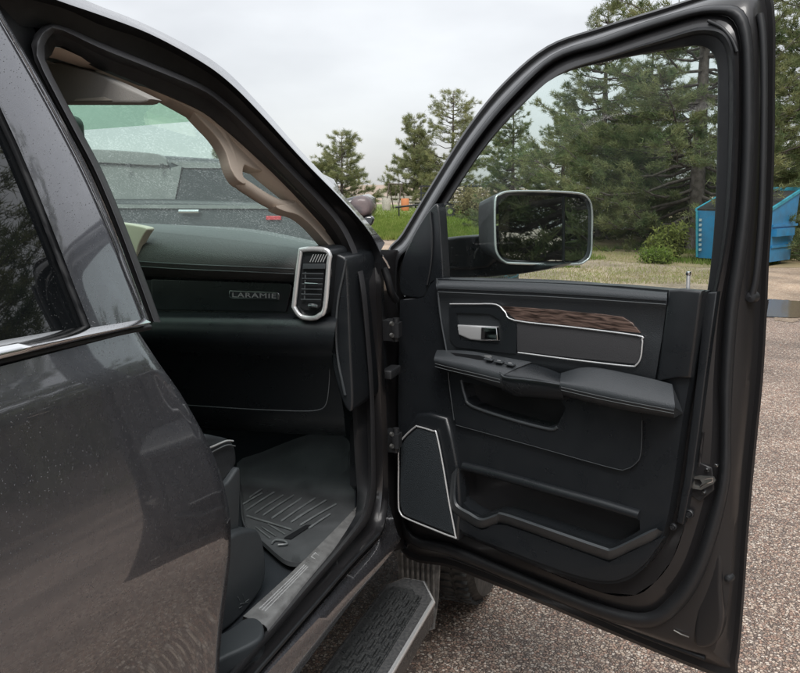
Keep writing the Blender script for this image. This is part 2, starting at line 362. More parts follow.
def leaf_mat(name, c1, c2, tr=0.3):
    m = bpy.data.materials.new(name); m.use_nodes = True; t = m.node_tree; t.nodes.clear(); L = t.links.new
    o = N(t, 'ShaderNodeOutputMaterial'); d = N(t, 'ShaderNodeBsdfDiffuse'); tl = N(t, 'ShaderNodeBsdfTranslucent'); mx = N(t, 'ShaderNodeMixShader'); mx.inputs[0].default_value = tr
    tcn = N(t, 'ShaderNodeTexCoord'); n = N(t, 'ShaderNodeTexNoise'); n.inputs['Scale'].default_value = 2.2; n.inputs['Detail'].default_value = 4; L(tcn.outputs['Object'], n.inputs[0])
    r = N(t, 'ShaderNodeValToRGB'); r.color_ramp.elements[0].position = 0.36; r.color_ramp.elements[0].color = (*c1, 1); r.color_ramp.elements[1].position = 0.66; r.color_ramp.elements[1].color = (*c2, 1)
    L(n.outputs[0], r.inputs[0]); L(r.outputs[0], d.inputs[0]); L(r.outputs[0], tl.inputs[0]); L(d.outputs[0], mx.inputs[1]); L(tl.outputs[0], mx.inputs[2]); L(mx.outputs[0], o.inputs[0]); return m
M['needles'] = leaf_mat('pine_needles', (0.105, 0.15, 0.070), (0.29, 0.30, 0.145), 0.42)
M['needles2'] = leaf_mat('pine_needles_grey', (0.17, 0.20, 0.10), (0.36, 0.36, 0.18), 0.45)
M['leaves'] = leaf_mat('young_leaves', (0.15, 0.18, 0.05), (0.27, 0.28, 0.09), 0.4)
M['blades'] = leaf_mat('grass_blades', (0.12, 0.19, 0.035), (0.24, 0.28, 0.08), 0.4)
M['bark'] = pm('pine_bark', (0.060, 0.048, 0.040), 0.9, var=(9, 0.0, (0.12, 0.10, 0.09)), bump=(30, 0.9))
M['twig'] = pm('grey_wood', (0.20, 0.18, 0.16), 0.9, bump=(40, 0.6))
M['blue'] = pm('dumpster_blue', (0.025, 0.21, 0.42), 0.45, var=(3.5, 0.0, (0.035, 0.15, 0.28)), bump=(9, 0.5))
M['teal'] = pm('dumpster_front_blue', (0.04, 0.30, 0.40), 0.5, var=(8, 0.3))
M['lid'] = pm('dumpster_lid', (0.028, 0.028, 0.029), 0.5, bump=(12, 0.3))
M['stencil'] = pm('stencil_white', (0.40, 0.50, 0.52), 0.6, var=(40, 0.6))
M['water'] = pm('puddle_water', (0.15, 0.115, 0.085), 0.10, bump=(14, 0.06))
M['suv'] = pm('dark_suv_paint', (0.030, 0.032, 0.035), 0.35, 0.3, 0.8, drops=0.3)
M['suvglass'] = pm('suv_glass', (0.012, 0.014, 0.015), 0.05, 0, 0.6)
M['suvpale'] = pm('suv_pale', (0.20, 0.205, 0.20), 0.5, var=(4, 0.2))
M['mauve'] = pm('mauve_paint', (0.13, 0.095, 0.095), 0.55, 0.0, 0.2, var=(14, 0.0, (0.07, 0.06, 0.065)))
M['red'] = pm('red_lens', (0.55, 0.02, 0.03), 0.3)
M['rust'] = pm('rusty_steel', (0.10, 0.075, 0.06), 0.75, var=(12, 0.4))
M['trailer'] = pm('trailer_black', (0.02, 0.022, 0.026), 0.6, var=(5, 0.3))
M['tan'] = pm('tan_paint', (0.42, 0.32, 0.19), 0.5, var=(4, 0.2))
M['fence'] = pm('weathered_fence', (0.45, 0.42, 0.37), 0.85, var=(20, 0.3))
M['orange'] = pm('orange_plastic', (0.55, 0.20, 0.08), 0.6)
# ================================================================== the setting
def sheet(name, pts, z, mat, sub=1, **props):
    return mk(name, [(x, y, z) for x, y in pts], [tuple(range(len(pts)))], mat, None, smooth=False, kind='structure', **props)
def vgrid(name, x0, x1, y0, y1, z, mat, **props):
    return sheet(name, [(x0, y0), (x1, y0), (x1, y1), (x0, y1)], z, mat, **props)
vgrid('ground', -1500, 1500, -600, 2500, -0.02, M['field'])
def gp(px, py, z=0.0): p = PZ(px, py, z); return (p.x, p.y)
pv = [(-30, -14), (24, -14), (24, 8), gp(1000, 290), gp(800, 290), gp(640, 280), gp(560, 268), gp(470, 262), gp(300, 258), (-30, 18)]
sheet('pavement', pv, 0.0, M['pavement'])
yd = [gp(1500, 300), gp(1000, 330), gp(800, 330), gp(700, 332), gp(520, 292), gp(430, 276), gp(300, 270), gp(100, 250), gp(100, 243), gp(430, 243), gp(560, 252), gp(700, 262), gp(800, 264), gp(1100, 258), gp(1500, 255)]
rn_ = random.Random(3); nd_ = [gp(1500, 300), gp(1000, 330)]
for k in range(121):
    q = k / 120; X_ = 860 - 600 * q; Y_ = 331 - 66 * q ** 0.85; nd_.append(gp(X_ + rn_.uniform(-6, 6), Y_ + rn_.uniform(-3.0, 3.0)))
yd = nd_ + yd[6:]
sheet('gravel_yard', yd, 0.004, M['yard'])
dv = [gp(430, 252), gp(560, 257), gp(700, 268), gp(800, 268), gp(1200, 262), gp(1500, 258), gp(1500, 205), gp(900, 205), gp(430, 207), gp(430, 246)]
sheet('dirt_verge', dv, 0.008, M['dirt'])
lw = [gp(100, 238), gp(380, 236), gp(470, 241), gp(500, 234), gp(530, 222), gp(520, 207), gp(300, 203), gp(100, 203)]
sheet('lawn', lw, 0.012, M['lawn'])
rp_ = random.Random(5)
pd = cr([(752, 302), (775, 300), (800, 302), (830, 304), (850, 309), (830, 315), (800, 318), (765, 317), (748, 312)], 14, True)
sheet('puddle', [gp(p.x + rp_.uniform(-1.3, 1.3), p.y + rp_.uniform(-0.35, 0.35)) for p in pd], 0.012, M['water'])

# ================================================================== the pickup truck
truck = empty('pickup_truck', (-1.72, 1.6, 0), 'dark grey pickup truck with its front passenger door swung wide open', 'truck')

# ---- door opening: bands running from the roof rail down the hinge post and along the sill
NB = 140
def band(pts, off, n=NB): return rs(px2(cr(pts, 8), lambda a, b: S(a, b, off)), n)
roof_edge = [(-30, -62), (20, -32), (85, 0), (140, 22), (190, 47), (225, 70), (260, 105), (300, 150), (340, 192), (370, 225), (385, 243)]
flange = [(-30, -40), (10, -18), (62, 2), (100, 15), (150, 34), (200, 61), (230, 83), (262, 115), (302, 159), (341, 199), (367, 229), (380, 252)]
A0 = rs(px2(cr(roof_edge, 8), lambda a, b: S(a, b, -0.009)), NB); A1 = rs(px2(cr(flange, 8), lambda a, b: S(a, b, 0.004)), NB)
A0 = [A0[0] + V3((0, -1.9, 0.0))] + A0; A1 = [A1[0] + V3((0, -1.9, 0.0))] + A1
roof_rows = [A1, A0, [V3((p.x - 0.06, p.y, p.z + 0.028)) for p in A0], [V3((p.x - 0.30, p.y - 0.02, p.z + 0.06)) for p in A0]]
loft('roof_rail', [A1, A0, [V3((p.x - 0.05, p.y + 0.004, p.z + 0.012)) for p in A0]], M['paint'], truck)
# flange continues down the hinge post and over the sill
post = [(380, 252), (381, 275), (382, 310), (384, 360), (387, 420), (388, 465), (388, 500), (384, 525), (376, 541), (354, 565), (322, 602), (289, 640), (256, 678), (236, 700)]
groove_o = [(-40, -30), (0, -8), (62, 8), (100, 25), (150, 42), (200, 68), (230, 90), (262, 122), (300, 162), (338, 203), (362, 232), (374, 262), (376, 300), (379, 360), (382, 420), (383, 465), (382, 495), (379, 516), (373, 534), (350, 559), (318, 596), (285, 634), (252, 672), (232, 695)]
groove_i = [(-40, -12), (12, 14), (45, 20), (100, 40), (150, 60), (200, 82), (226, 98), (252, 122), (289, 160), (327, 199), (348, 226), (361, 256), (367, 290), (371, 340), (375, 400), (376, 450), (377, 489), (374, 510), (368, 527), (346, 552), (314, 590), (281, 628), (248, 666), (228, 689)]
under_rib = [(-40, 0), (12, 24), (50, 30), (100, 49), (150, 69), (200, 90), (222, 105), (246, 127), (283, 166), (321, 205), (341, 230), (354, 259), (361, 290), (366, 340), (370, 400), (371, 450), (371, 485), (368, 505), (362, 521), (341, 548), (309, 585), (276, 624), (243, 662), (223, 685)]
rib_o = [(150, 322), (133, 275), (113, 222), (92, 172), (70, 130), (49, 90), (35, 62), (31, 46), (38, 30), (56, 24), (100, 42), (150, 62), (200, 83), (224, 100), (250, 123), (287, 161), (325, 200), (346, 227), (359, 257), (365, 290), (369, 340), (373, 400), (374, 450), (375, 488), (372, 508), (366, 525), (344, 550), (312, 587), (279, 626), (246, 664), (226, 687)]
rib_c = [(154, 322), (137, 275), (117, 222), (96, 172), (74, 130), (53, 90), (39, 62), (36, 48), (42, 34), (56, 28), (100, 48), (150, 68), (200, 89), (222, 104), (246, 126), (283, 165), (321, 204), (341, 229), (354, 258), (361, 290), (366, 340), (370, 400), (371, 450), (371, 485), (368, 505), (362, 521), (341, 548), (309, 585), (276, 624), (243, 662), (223, 685)]
rib_i = [(158, 322), (141, 275), (121, 222), (100, 172), (78, 130), (57, 90), (43, 62), (42, 52), (47, 40), (58, 34), (100, 55), (150, 75), (200, 96), (219, 109), (241, 131), (278, 169), (315, 208), (335, 232), (348, 258), (356, 290), (361, 340), (366, 400), (368, 450), (368, 484), (365, 503), (360, 518), (339, 546), (307, 583), (274, 622), (241, 660), (221, 683)]
FL = rs(px2(cr(flange[:-1] + post, 8), lambda a, b: S(a, b, 0.004)), 110)
GO = band(groove_o, -0.03, 110); GI = band(groove_i, -0.045, 110)
UR = band(under_rib, -0.052, 110)
kz = next(i for i, p in enumerate(FL) if p.z < 1.46 and p.y > 1.7)
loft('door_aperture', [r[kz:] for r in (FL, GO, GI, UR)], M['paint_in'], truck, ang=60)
loft('pillar_channel', [r[:kz + 1] for r in (FL, GO, GI, UR)], M['rubber'], truck, ang=60)
ro, rc, ri = band(rib_o, -0.046, 120), band(rib_c, -0.030, 120), band(rib_i, -0.058, 120)
mid1 = [a.lerp(b, 0.5) + V3((0.008, 0, 0)) for a, b in zip(ro, rc)]; mid2 = [a.lerp(b, 0.5) + V3((0.008, 0, 0)) for a, b in zip(rc, ri)]
loft('aperture_seal', [ro, mid1, rc, mid2, ri], M['seal'], truck, ang=80)
# black return between the seal and the inner trim
ret = [(161, 322), (144, 275), (124, 222), (103, 172), (81, 130), (60, 90), (46, 62), (50, 62), (54, 48), (64, 46), (100, 67), (150, 88), (200, 110), (222, 126), (246, 147), (282, 181), (320, 221), (338, 244), (345, 262), (349, 300), (352, 340), (356, 400), (359, 450), (361, 482), (360, 500), (356, 514), (337, 544), (305, 581), (272, 620), (239, 658), (219, 681)]
rt = band(ret, -0.075, 120)
ri2 = band(rib_i, -0.0585, 120)
loft('pinch_weld_cover', [ri2, rt, [p + V3((-0.012, 0.0, -0.03 if p.z < 1.0 else 0.0)) for p in rt]], M['rubber'], truck)
# beige pillar and header trim inside
bo = [(48, 52), (58, 47), (100, 66), (150, 87), (200, 109), (222, 125), (246, 146), (282, 180), (320, 220), (338, 243), (347, 266)]
bi = [(38, 58), (52, 58), (95, 72), (120, 83), (152, 99), (200, 126), (222, 144), (250, 174), (285, 203), (310, 225), (332, 251), (341, 272)]
BO, BI = band(bo, -0.078, 60), band(bi, -0.11, 60)
BM = [a.lerp(b, 0.4) + V3((0.010, -0.006, 0)) for a, b in zip(BO, BI)]
loft('pillar_trim', [BO, BM, BI, [p + V3((-0.02, 0.05, 0.01)) for p in BI]], M['beige'], truck, ang=70)
hb_ = [p for p in BI if p.y < 1.34]
loft('header_trim', [hb_, [p + V3((-0.05, -0.02, 0.02)) for p in hb_], [p + V3((-0.22, -0.06, 0.05)) for p in hb_]], M['visor'], truck)
gr = cr([(203, 117), (215, 130), (226, 149), (233, 170), (239, 182), (250, 190), (264, 199), (277, 205), (292, 207), (306, 208), (322, 222)], 6)
GRp = px2(gr, lambda a, b: S(a, b, -0.10))
nG = len(GRp); rad = [0.0148 + 0.008 * max(0, 1 - i / 18) + 0.007 * max(0, 1 - (nG - 1 - i) / 14) for i in range(nG)]
tube('grab_handle', GRp, rad, M['beige'], truck, 10)
w1_ = cr([(192, 108), (222, 126), (247, 149), (264, 170), (252, 168), (245, 165), (243, 174), (246, 184), (238, 180), (231, 168), (226, 152), (216, 136), (203, 122)], 3, True)
pad('handle_root', [S(p.x, p.y, -0.084) for p in w1_], (0.9, -0.35, 0.3), 0.03, 0.007, M['beige'], truck)
w2_ = cr([(284, 188), (300, 200), (322, 223), (340, 250), (330, 246), (312, 226), (298, 215), (284, 211), (276, 206), (290, 204), (296, 200)], 3, True)
pad('handle_root', [S(p.x, p.y, -0.084) for p in w2_], (0.9, -0.35, 0.3), 0.03, 0.007, M['beige'], truck)
tube('trim_seam', [S(x, y, -0.092) for x, y in ((208, 131), (214, 127), (221, 125))], 0.0012, M['visor'], truck, 6)
# windshield
def wsp(u, v):                               # u across from the right pillar, v up the glass
    b = V3((-0.80, 2.12, 1.36)); return V3((b.x - u * 1.75 - 0.24 * v * v, b.y + 0.22 * math.sin(math.pi * u) - 0.86 * v, b.z + 0.58 * v + 0.02 * math.sin(math.pi * v)))
rows = [[wsp(i / 16, j / 8) for i in range(17)] for j in range(9)]
loft('windshield', rows, M['windshield'], truck)
loft('shade_band', [[wsp(i / 16, v) + V3((0, -0.012, -0.004)) for i in range(17)] for v in (0.72, 0.80, 0.92)], M['shade'], truck)
# roof skin, headliner, sun visor
hdr = [wsp(i / 16, 1.0) for i in range(17)]
yb = -1.6
rs_ = []
for yy, zz in ((1.27, 0.0), (1.1, 0.03), (0.6, 0.055), (-0.6, 0.055), (yb, 0.02)):
    rs_.append([V3((-0.93 - 1.58 * i / 16, yy, 1.885 + zz + 0.02 * math.sin(math.pi * i / 16))) for i in range(17)])
loft('roof_panel', rs_, M['paint'], truck)
loft('headliner', [[V3((-1.02 - (-p.x - 0.93) * 0.93, p.y - 0.01, p.z - 0.045)) for p in r] for r in rs_], M['visor'], truck)
pad('sun_visor', [PY(x, y, 1.16) for x, y in ((20, 62), (60, 62), (95, 73), (120, 84), (151, 99), (146, 102.5), (141, 103.5), (20, 103.5))], (0, -1, 0), 0.03, 0.008, M['visor'], truck)
pad('visor_lit_stripe', [PY(x, y, 1.158) for x, y in ((76, 99), (104, 97), (112, 100.5), (74, 101))], (0, -1, 0), 0.002, 0.0, M['fence'], truck)  # pale strip paints the lit stripe along the visor's lower edge
mk('windshield_header', [wsp(i / 16, 0.955) + V3((0, -0.03, 0)) for i in range(17)] + [V3((-1.06 - 1.50 * i / 16, 1.10, 1.90)) for i in range(17)], [(i, i + 1, i + 18, i + 17) for i in range(16)], M['visor'], truck)
# rear-view mirror
rm = PY(66, 135, 1.34)
vv, ff = box_vf(rm, (0.23, 0.03, 0.10)); 
rbox('rear_view_mirror', rm + V3((-0.065, 0, 0)), (0.20, 0.05, 0.075), 0.02, M['plastic'], truck, seg=4)

# ---- dashboard, lofted across the cab
def drow(pts, y, n=24):
    P = [PY(a, b, y) for a, b in pts]; C_ = cr([tuple(p) for p in P], 6)
    l = C_[0]; ext = [V3((x, y, l.z)) for x in np.linspace(-2.45, l.x - 0.02, 6)]
    return ext + rs(C_, n)
dash_top = [drow([(95, 222), (180, 225), (250, 229), (300, 238), (344, 248)], 2.10), drow([(112, 223), (180, 228), (250, 234), (300, 243), (340, 252)], 1.95),
            drow([(125, 230), (180, 234), (250, 242), (300, 249), (334, 258)], 1.84), drow([(130, 244), (180, 248), (250, 254), (298, 259), (332, 264)], 1.785),
            drow([(134, 262), (180, 265), (250, 268), (296, 270), (332, 272)], 1.77), drow([(136, 267), (180, 270), (250, 273), (296, 275), (332, 277)], 1.775), drow([(138, 276), (180, 278), (250, 280), (296, 282), (332, 284)], 1.82)]
dashb = loft('dashboard', dash_top, M['leather2'], truck, ang=70)
lowr = [drow([(138, 276), (180, 278), (250, 280), (296, 282), (334, 284)], 1.821), drow([(142, 280), (180, 281), (250, 283), (296, 284), (335, 286)], 1.85), drow([(148, 311), (180, 311.5), (250, 312), (296, 313), (338, 314)], 1.845),
        drow([(150, 313), (180, 313.5), (250, 314), (296, 315), (338, 317)], 1.80), drow([(152, 319), (180, 319), (250, 320), (296, 321), (336, 323)], 1.765), drow([(155, 333), (180, 333), (250, 335), (296, 336), (334, 337)], 1.755),
        drow([(160, 347), (180, 347), (250, 350), (296, 352), (332, 352)], 1.775), drow([(162, 352), (180, 352), (250, 355), (296, 357), (336, 358)], 1.83), drow([(175, 405), (220, 405), (270, 408), (300, 411), (344, 415)], 1.85),
        drow([(180, 420), (220, 420), (270, 422), (300, 424), (345, 428)], 1.92), drow([(185, 430), (220, 430), (270, 432), (300, 434), (346, 436)], 2.10)]
loft('lower_dashboard', lowr, M['plastic'], dashb, ang=60)
dyo = [PY(a, b, 1.768) for a, b in ((134, 261), (180, 264), (250, 267), (294, 269))]
tube('stitching', cr([tuple(p) for p in dyo], 5), 0.0011, M['threadd'], dashb, 5)
dyo = [PY(a, b, 1.77) for a, b in ((134, 266), (180, 269), (250, 272), (294, 274))]
tube('stitching', cr([tuple(p) for p in dyo], 5), 0.0011, M['threadd'], dashb, 5)
# recessed glove-box door and its shut line
gb = [PY(a, b, 1.838) for a, b in ((151, 279), (289, 283), (292, 286), (286, 312), (157, 310), (152, 306))]
pad('glove_box_door', gb, (0, -1, 0), 0.01, 0.003, M['plastic'], dashb)
gl = [PY(a, b, 1.775) for a, b in ((268, 411), (300, 412), (324, 412))]
tube('shut_line', cr([tuple(PY(a, b, 1.835)) for a, b in ((185, 405), (230, 408), (268, 410), (300, 411), (318, 410), (326, 404), (329, 385), (330, 362))], 4), 0.0014, M['plastic2'], dashb, 5)
# cream trim on the centre of the dash
cpt = cr([(96, 222), (118, 223), (138, 226), (147, 229), (143, 236), (138, 246), (133, 262), (124, 266), (100, 250)], 5, True)
pad('centre_trim', [PY(p.x, p.y, 1.765) for p in cpt], (0, -1, 0), 0.03, 0.008, M['cream'], dashb)
# badge reading LARAMIE
bq = [PY(a, b, 1.832) for a, b in ((229.5, 290.5), (277, 292), (279, 294), (279, 300), (231, 298.5), (229, 296.5))]
bdg = pad('badge', bq, (0, -1, 0), 0.004, 0.001, M['chrome'], dashb)
bq2 = [PY(a, b, 1.830) for a, b in ((231.2, 291.8), (277, 293.2), (277.4, 298.8), (231.2, 297.4))]
pad('badge_field', bq2, (0, -1, 0), 0.003, 0.0, M['plastic2'], dashb)
cu = bpy.data.curves.new('t', 'FONT'); cu.body = 'LARAMIE'; cu.size = 1; cu.extrude = 0.05; cu.align_x = 'LEFT'; cu.space_character = 1.12
to = bpy.data.objects.new('t', cu); col.objects.link(to); bpy.context.view_layer.update()
dg = bpy.context.evaluated_depsgraph_get(); tm = bpy.data.meshes.new_from_object(to.evaluated_get(dg)); bpy.data.objects.remove(to)
vx = [v.co.x for v in tm.vertices]; vy = [v.co.y for v in tm.vertices]
x0, x1, y0, y1 = min(vx), max(vx), min(vy), max(vy)
q00, q10, q01 = PY(232.5, 297.0, 1.828), PY(276, 298.3, 1.828), PY(232.5, 292.4, 1.828)
mk('badge_lettering', [q00 + (q10 - q00) * ((v.co.x - x0) / (x1 - x0)) + (q01 - q00) * ((v.co.y - y0) / (y1 - y0)) + V3((0, -v.co.z * 0.02, 0)) for v in tm.vertices], [tuple(p.vertices) for p in tm.polygons], M['silver'], dashb, smooth=False)
# end cap of the dash and air vent
ec = cr([(333, 258), (342, 256), (347, 264), (349, 300), (351, 350), (353, 405), (347, 410), (340, 395), (333, 370), (331, 350), (330, 300)], 4, True)
pad('dash_end_cap', [PY(p.x, p.y, 1.80) for p in ec], (0, -1, 0), 0.25, 0.012, M['plastic'], dashb)
tube('end_cap_highlight', cr([tuple(PY(a, b, 1.795)) for a, b in ((346, 260), (343, 275), (338, 300), (336, 330), (338, 360), (345, 395))], 5), 0.0035, M['plastic2'], dashb, 6)  # lighter tube stands in for the highlight line down the end cap
vo_ = [(303, 248), (325, 248), (331, 254), (330, 262), (326, 308), (320, 317), (312, 320), (300, 318), (293, 309), (293, 303), (299, 254)]
VOc = cr(vo_, 4, True)
vent = pad('air_vent', [PY(p.x, p.y, 1.762) for p in VOc], (0, -1, 0), 0.10, 0.004, M['plastic'], dashb)
cx_, cy_ = 312.5, 284
tube('vent_ring', [PY(cx_ + (p.x - cx_) * 0.93, cy_ + (p.y - cy_) * 0.95, 1.757) for p in VOc], 0.0064, M['satin'], dashb, 8, closed=True, upv=(0, 1, 0), flat=0.8)
vin = [(306, 256), (323, 256), (325, 260), (321, 306), (316, 311), (304, 310), (299, 305), (303, 260)]
pad('vent_cavity', [PY(a, b, 1.755) for a, b in vin], (0, -1, 0), 0.003, 0.0, M['gap'], dashb)
for k in range(6):
    a, b = PY(310 + 2.6 * k, 262, 1.748), PY(313.5 + 2.6 * k, 254.5, 1.748)
    tube('vent_fin', [a, b], 0.0011, M['silver'], dashb, 5)
pad('vent_crossbar', [PY(a, b, 1.746) for a, b in ((303, 264), (325, 264), (324.5, 269), (302.5, 269))], (0, -1, 0), 0.004, 0.001, M['plastic2'], dashb)
for k in range(6):
    y = 273.5 + 5.2 * k
    a, b = PY(302.5 - 0.3 * k, y, 1.748), PY(323.5 - 0.5 * k, y + 0.3, 1.748)
    tube('vent_slat', [a, b], 0.0017, M['plastic2'], dashb, 6, flat=1.0)
tube('vent_stem', [PY(305.5, 272, 1.75), PY(304.5, 300, 1.75)], 0.0022, M['plastic2'], dashb, 6)
tube('vent_tab', [PY(305, 283.5, 1.742), PY(318, 284, 1.742)], 0.0026, M['chrome'], dashb, 8)
wv, wf = lathe_vf([(0.001, -0.004), (0.012, -0.004), (0.013, 0.0), (0.012, 0.004), (0.001, 0.004)], PY(313, 306, 1.745), (0, 0.3, 1), 20)
mk('vent_wheel', wv, wf, M['plastic2'], dashb)
tube('vent_wheel_mark', [PY(308, 305.5, 1.730), PY(317, 306, 1.730)], 0.0012, M['chrome'], dashb, 6)

# ---- cabin shell
FZ = 0.72
vf = [box_vf((-1.72, 0.5, FZ - 0.05), (1.75, 4.2, 0.08))]
mk('cab_floor', *merge(vf), M['carpet'], truck, smooth=False)
loft('firewall', [[V3((-2.6, 2.13, FZ - 0.02)), V3((-0.83, 2.13, FZ - 0.02))], [V3((-2.6, 2.52, 1.00)), V3((-0.83, 2.52, 1.00))], [V3((-2.6, 2.50, 1.38)), V3((-0.83, 2.50, 1.38))]], M['carpet'], truck)
pad('footwell_side', [V3((-0.838, 2.03, FZ)), V3((-0.838, 2.55, FZ)), V3((-0.838, 2.55, 1.36)), V3((-0.838, 2.03, 1.36))], (-1, 0, 0), 0.004, 0.0, M['carpet'], truck)
mk('cab_left_side', *merge([box_vf((-2.62, 0.4, 1.03), (0.08, 4.0, 0.74)), box_vf((-2.58, 0.15, 1.66), (0.06, 0.16, 0.55))]), M['plastic'], truck, smooth=False)
mk('cab_rear_wall', *merge([box_vf((-1.72, -1.55, 1.25), (1.8, 0.06, 1.3))]), M['plastic'], truck, smooth=False)
mk('left_window', [(-2.62, -1.5, 1.40), (-2.62, 2.0, 1.40), (-2.50, 1.3, 1.88), (-2.50, -1.5, 1.88)], [(0, 1, 2, 3)], M['shade'], truck, smooth=False)
pad('kick_panel', [PX(a, b, -0.845) for a, b in ((350, 420), (366, 420), (368, 480), (362, 500), (350, 485))], (-1, 0, 0), 0.02, 0.0, M['plastic'], truck)
# centre console and driver side bulk so the cabin is not hollow
rbox('centre_console', (-1.74, 1.2, 0.92), (0.34, 1.2, 0.42), 0.04, M['plastic'], truck)

# ---- sill: scuff plate, step, rocker
so_ = [(367, 507), (352, 526), (338, 541), (300, 582), (266, 622), (232, 660)]; si_ = [(358, 503), (340, 523), (307, 556), (283, 580), (242, 617), (205, 650)]
SO = rs(px2(cr(so_, 6), lambda a, b: S(a, b, -0.076)), 30)
ZS = sum(p.z for p in SO) / len(SO)
def zof(pts, z): return rs(px2(cr(pts, 6), lambda a, b: PZ(a, b, z)), 30)
SO = zof([(363, 513), (351, 530), (338, 545), (306, 582), (267, 628)], ZS); SI = zof([(357, 506), (340, 524), (307, 557), (283, 580), (243, 616)], ZS + 0.012)
loft('scuff_plate', [[p + V3((0.004, 0, -0.02)) for p in SO], SO, [a.lerp(b, 0.12) + V3((0, 0, 0.004)) for a, b in zip(SO, SI)], SI, [p + V3((-0.012, 0, -0.05)) for p in SI]], M['scuff'], truck, ang=60)
for offs in (0.50, 0.62, 0.74):
    pth = [a.lerp(b, offs) + V3((0, 0, 0.0015)) for a, b in zip(SO, SI)][17:28]
    tube('scuff_emboss', pth, 0.0016, M['satin'], truck, 5)
tube('scuff_emboss', [SO[14].lerp(SI[14], t) + V3((0, 0, 0.001)) for t in (0.35, 0.6, 0.8)] + [SO[15].lerp(SI[15], t) + V3((0, 0, 0.001)) for t in (0.8, 0.35)], 0.0016, M['satin'], truck, 5)
pe = px2(cr([(228, 629), (244, 618), (258, 618), (264, 628), (258, 640), (228, 655), (205, 665), (200, 645)], 5, True), lambda a, b: PZ(a, b, ZS + 0.014))
pad('sill_end_cap', pe, (0, 0, 1), 0.06, 0.010, M['plastic2'], truck)
st1 = [(389, 476), (388.5, 501), (384.5, 526), (376.5, 542), (354.5, 566), (322.5, 603), (289.5, 641), (256.5, 679), (236.5, 701)]
ledge_o = [(397, 532), (392, 541), (382, 553), (362, 575), (335, 601), (300, 638), (270, 670), (250, 692)]
rock_b = [(398, 545), (385, 562), (366, 585), (345, 611), (322, 642), (300, 672), (290, 690)]
s1 = rs(px2(cr(st1, 6), lambda a, b: S(a, b, 0.006)), 40); s2 = rs(px2(cr(ledge_o, 6), lambda a, b: S(a, b, 0.01)), 40); s3 = rs(px2(cr(rock_b, 6), lambda a, b: S(a, b, 0.0)), 40)
loft('rocker_panel', [s1, [a.lerp(b, 0.5) + V3((-0.012, 0, 0)) for a, b in zip(s1, s2)], s2, [a.lerp(b, 0.5) + V3((0.01, 0, 0)) for a, b in zip(s2, s3)], s3, [p + V3((-0.08, 0, -0.01)) for p in s3]], M['paint'], truck, ang=45)
ls = rs(px2(cr([(379, 534), (352, 562), (320, 599), (287, 637), (254, 675), (234, 698)], 6), lambda a, b: S(a, b, 0.002)), 30)
tube('sill_seal', ls, 0.0045, M['rubber'], truck, 8)
# hinge post behind the open door with hinges and check strap
hp = [(378, 250), (400, 250), (404, 300), (404, 450), (404, 548), (392, 552), (380, 520), (386, 470), (384, 400), (380, 320)]
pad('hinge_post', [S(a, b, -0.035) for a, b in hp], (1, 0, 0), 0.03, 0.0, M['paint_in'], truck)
for (py0, py1) in ((318, 341), (428, 452)):
    hv = merge([box_vf(S(391, (py0 + py1) / 2, -0.02), (0.035, 0.05, 0.055)), tube_vf([S(396, py0, 0.0), S(396, py1, 0.0)], 0.009, 10), box_vf(S(397, (py0 + py1) / 2, 0.004), (0.02, 0.03, 0.04))])
    hg = mk('hinge', *hv, M['rubber2'], truck)
    for q in (0.25, 0.75):
        bv, bf = lathe_vf([(0.0005, 0.006), (0.006, 0.006), (0.007, 0)], S(391, py0 + (py1 - py0) * q, 0.0), (1, -0.4, 0), 10); mk('hinge_bolt', bv, bf, M['steel'], hg)
tube('wiring_boot', cr([tuple(S(a, b, -0.01)) for a, b in ((384, 268), (388, 280), (391, 292), (396, 300))], 4), 0.010, M['rubber'], truck, 8)
tube('fender_edge', [S(a, b, 0.01) for a, b in ((382, 256), (386, 262), (389, 268))], 0.004, M['chrome'], truck, 6)
rbox('check_strap', S(391, 372, -0.01), (0.03, 0.08, 0.025), 0.004, M['rubber2'], truck)

# ---- hood, fender, grille end, cab rear part and bed (mostly out of the picture)
def hrow(y, zc, xr): return [V3((-1.72 + xr * s, y, zc - 0.05 * abs(s) ** 3)) for s in np.linspace(-1, 1, 17)]
loft('hood', [hrow(2.16, 1.40, 0.93), hrow(2.40, 1.425, 0.95), hrow(2.9, 1.41, 0.95), hrow(3.5, 1.37, 0.94), hrow(3.85, 1.30, 0.92), hrow(3.95, 1.20, 0.90)], M['paint'], truck)
def arch(y): 
    d = abs(y - 3.02); return 0.42 + math.sqrt(max(0, 0.50 ** 2 - d * d)) if d < 0.50 else 0.55
for sx in (1, -1):
    yy = np.linspace(2.20, 3.95, 36)
    rows = [[V3((-1.72 + sx * 0.93, y, 1.385 - 0.0 * y - max(0, y - 2.9) * 0.09)) for y in yy], [V3((-1.72 + sx * 0.985, y, 1.33 - max(0, y - 2.9) * 0.09)) for y in yy],
            [V3((-1.72 + sx * (1.00 if abs(y - 3.02) < 0.6 else 0.99), y, 1.0)) for y in yy], [V3((-1.72 + sx * (1.02 if abs(y - 3.02) < 0.5 else 0.985), y, arch(y))) for y in yy], [V3((-1.72 + sx * 0.93, y, arch(y) - 0.0)) for y in yy]]
    loft('fender', rows, M['paint'], truck, ang=50)
mk('front_end', *merge([box_vf((-1.72, 3.97, 0.95), (1.9, 0.10, 0.62)), box_vf((-1.72, 4.08, 0.62), (2.0, 0.25, 0.24))]), M['paint'], truck, smooth=False)
mk('underbody', *merge([box_vf((-1.72, 1.4, 0.56), (1.70, 5.6, 0.16)), box_vf((-1.10, 1.2, 0.48), (0.10, 5.2, 0.14)), box_vf((-2.34, 1.2, 0.48), (0.10, 5.2, 0.14))]), M['under'], truck, smooth=False)
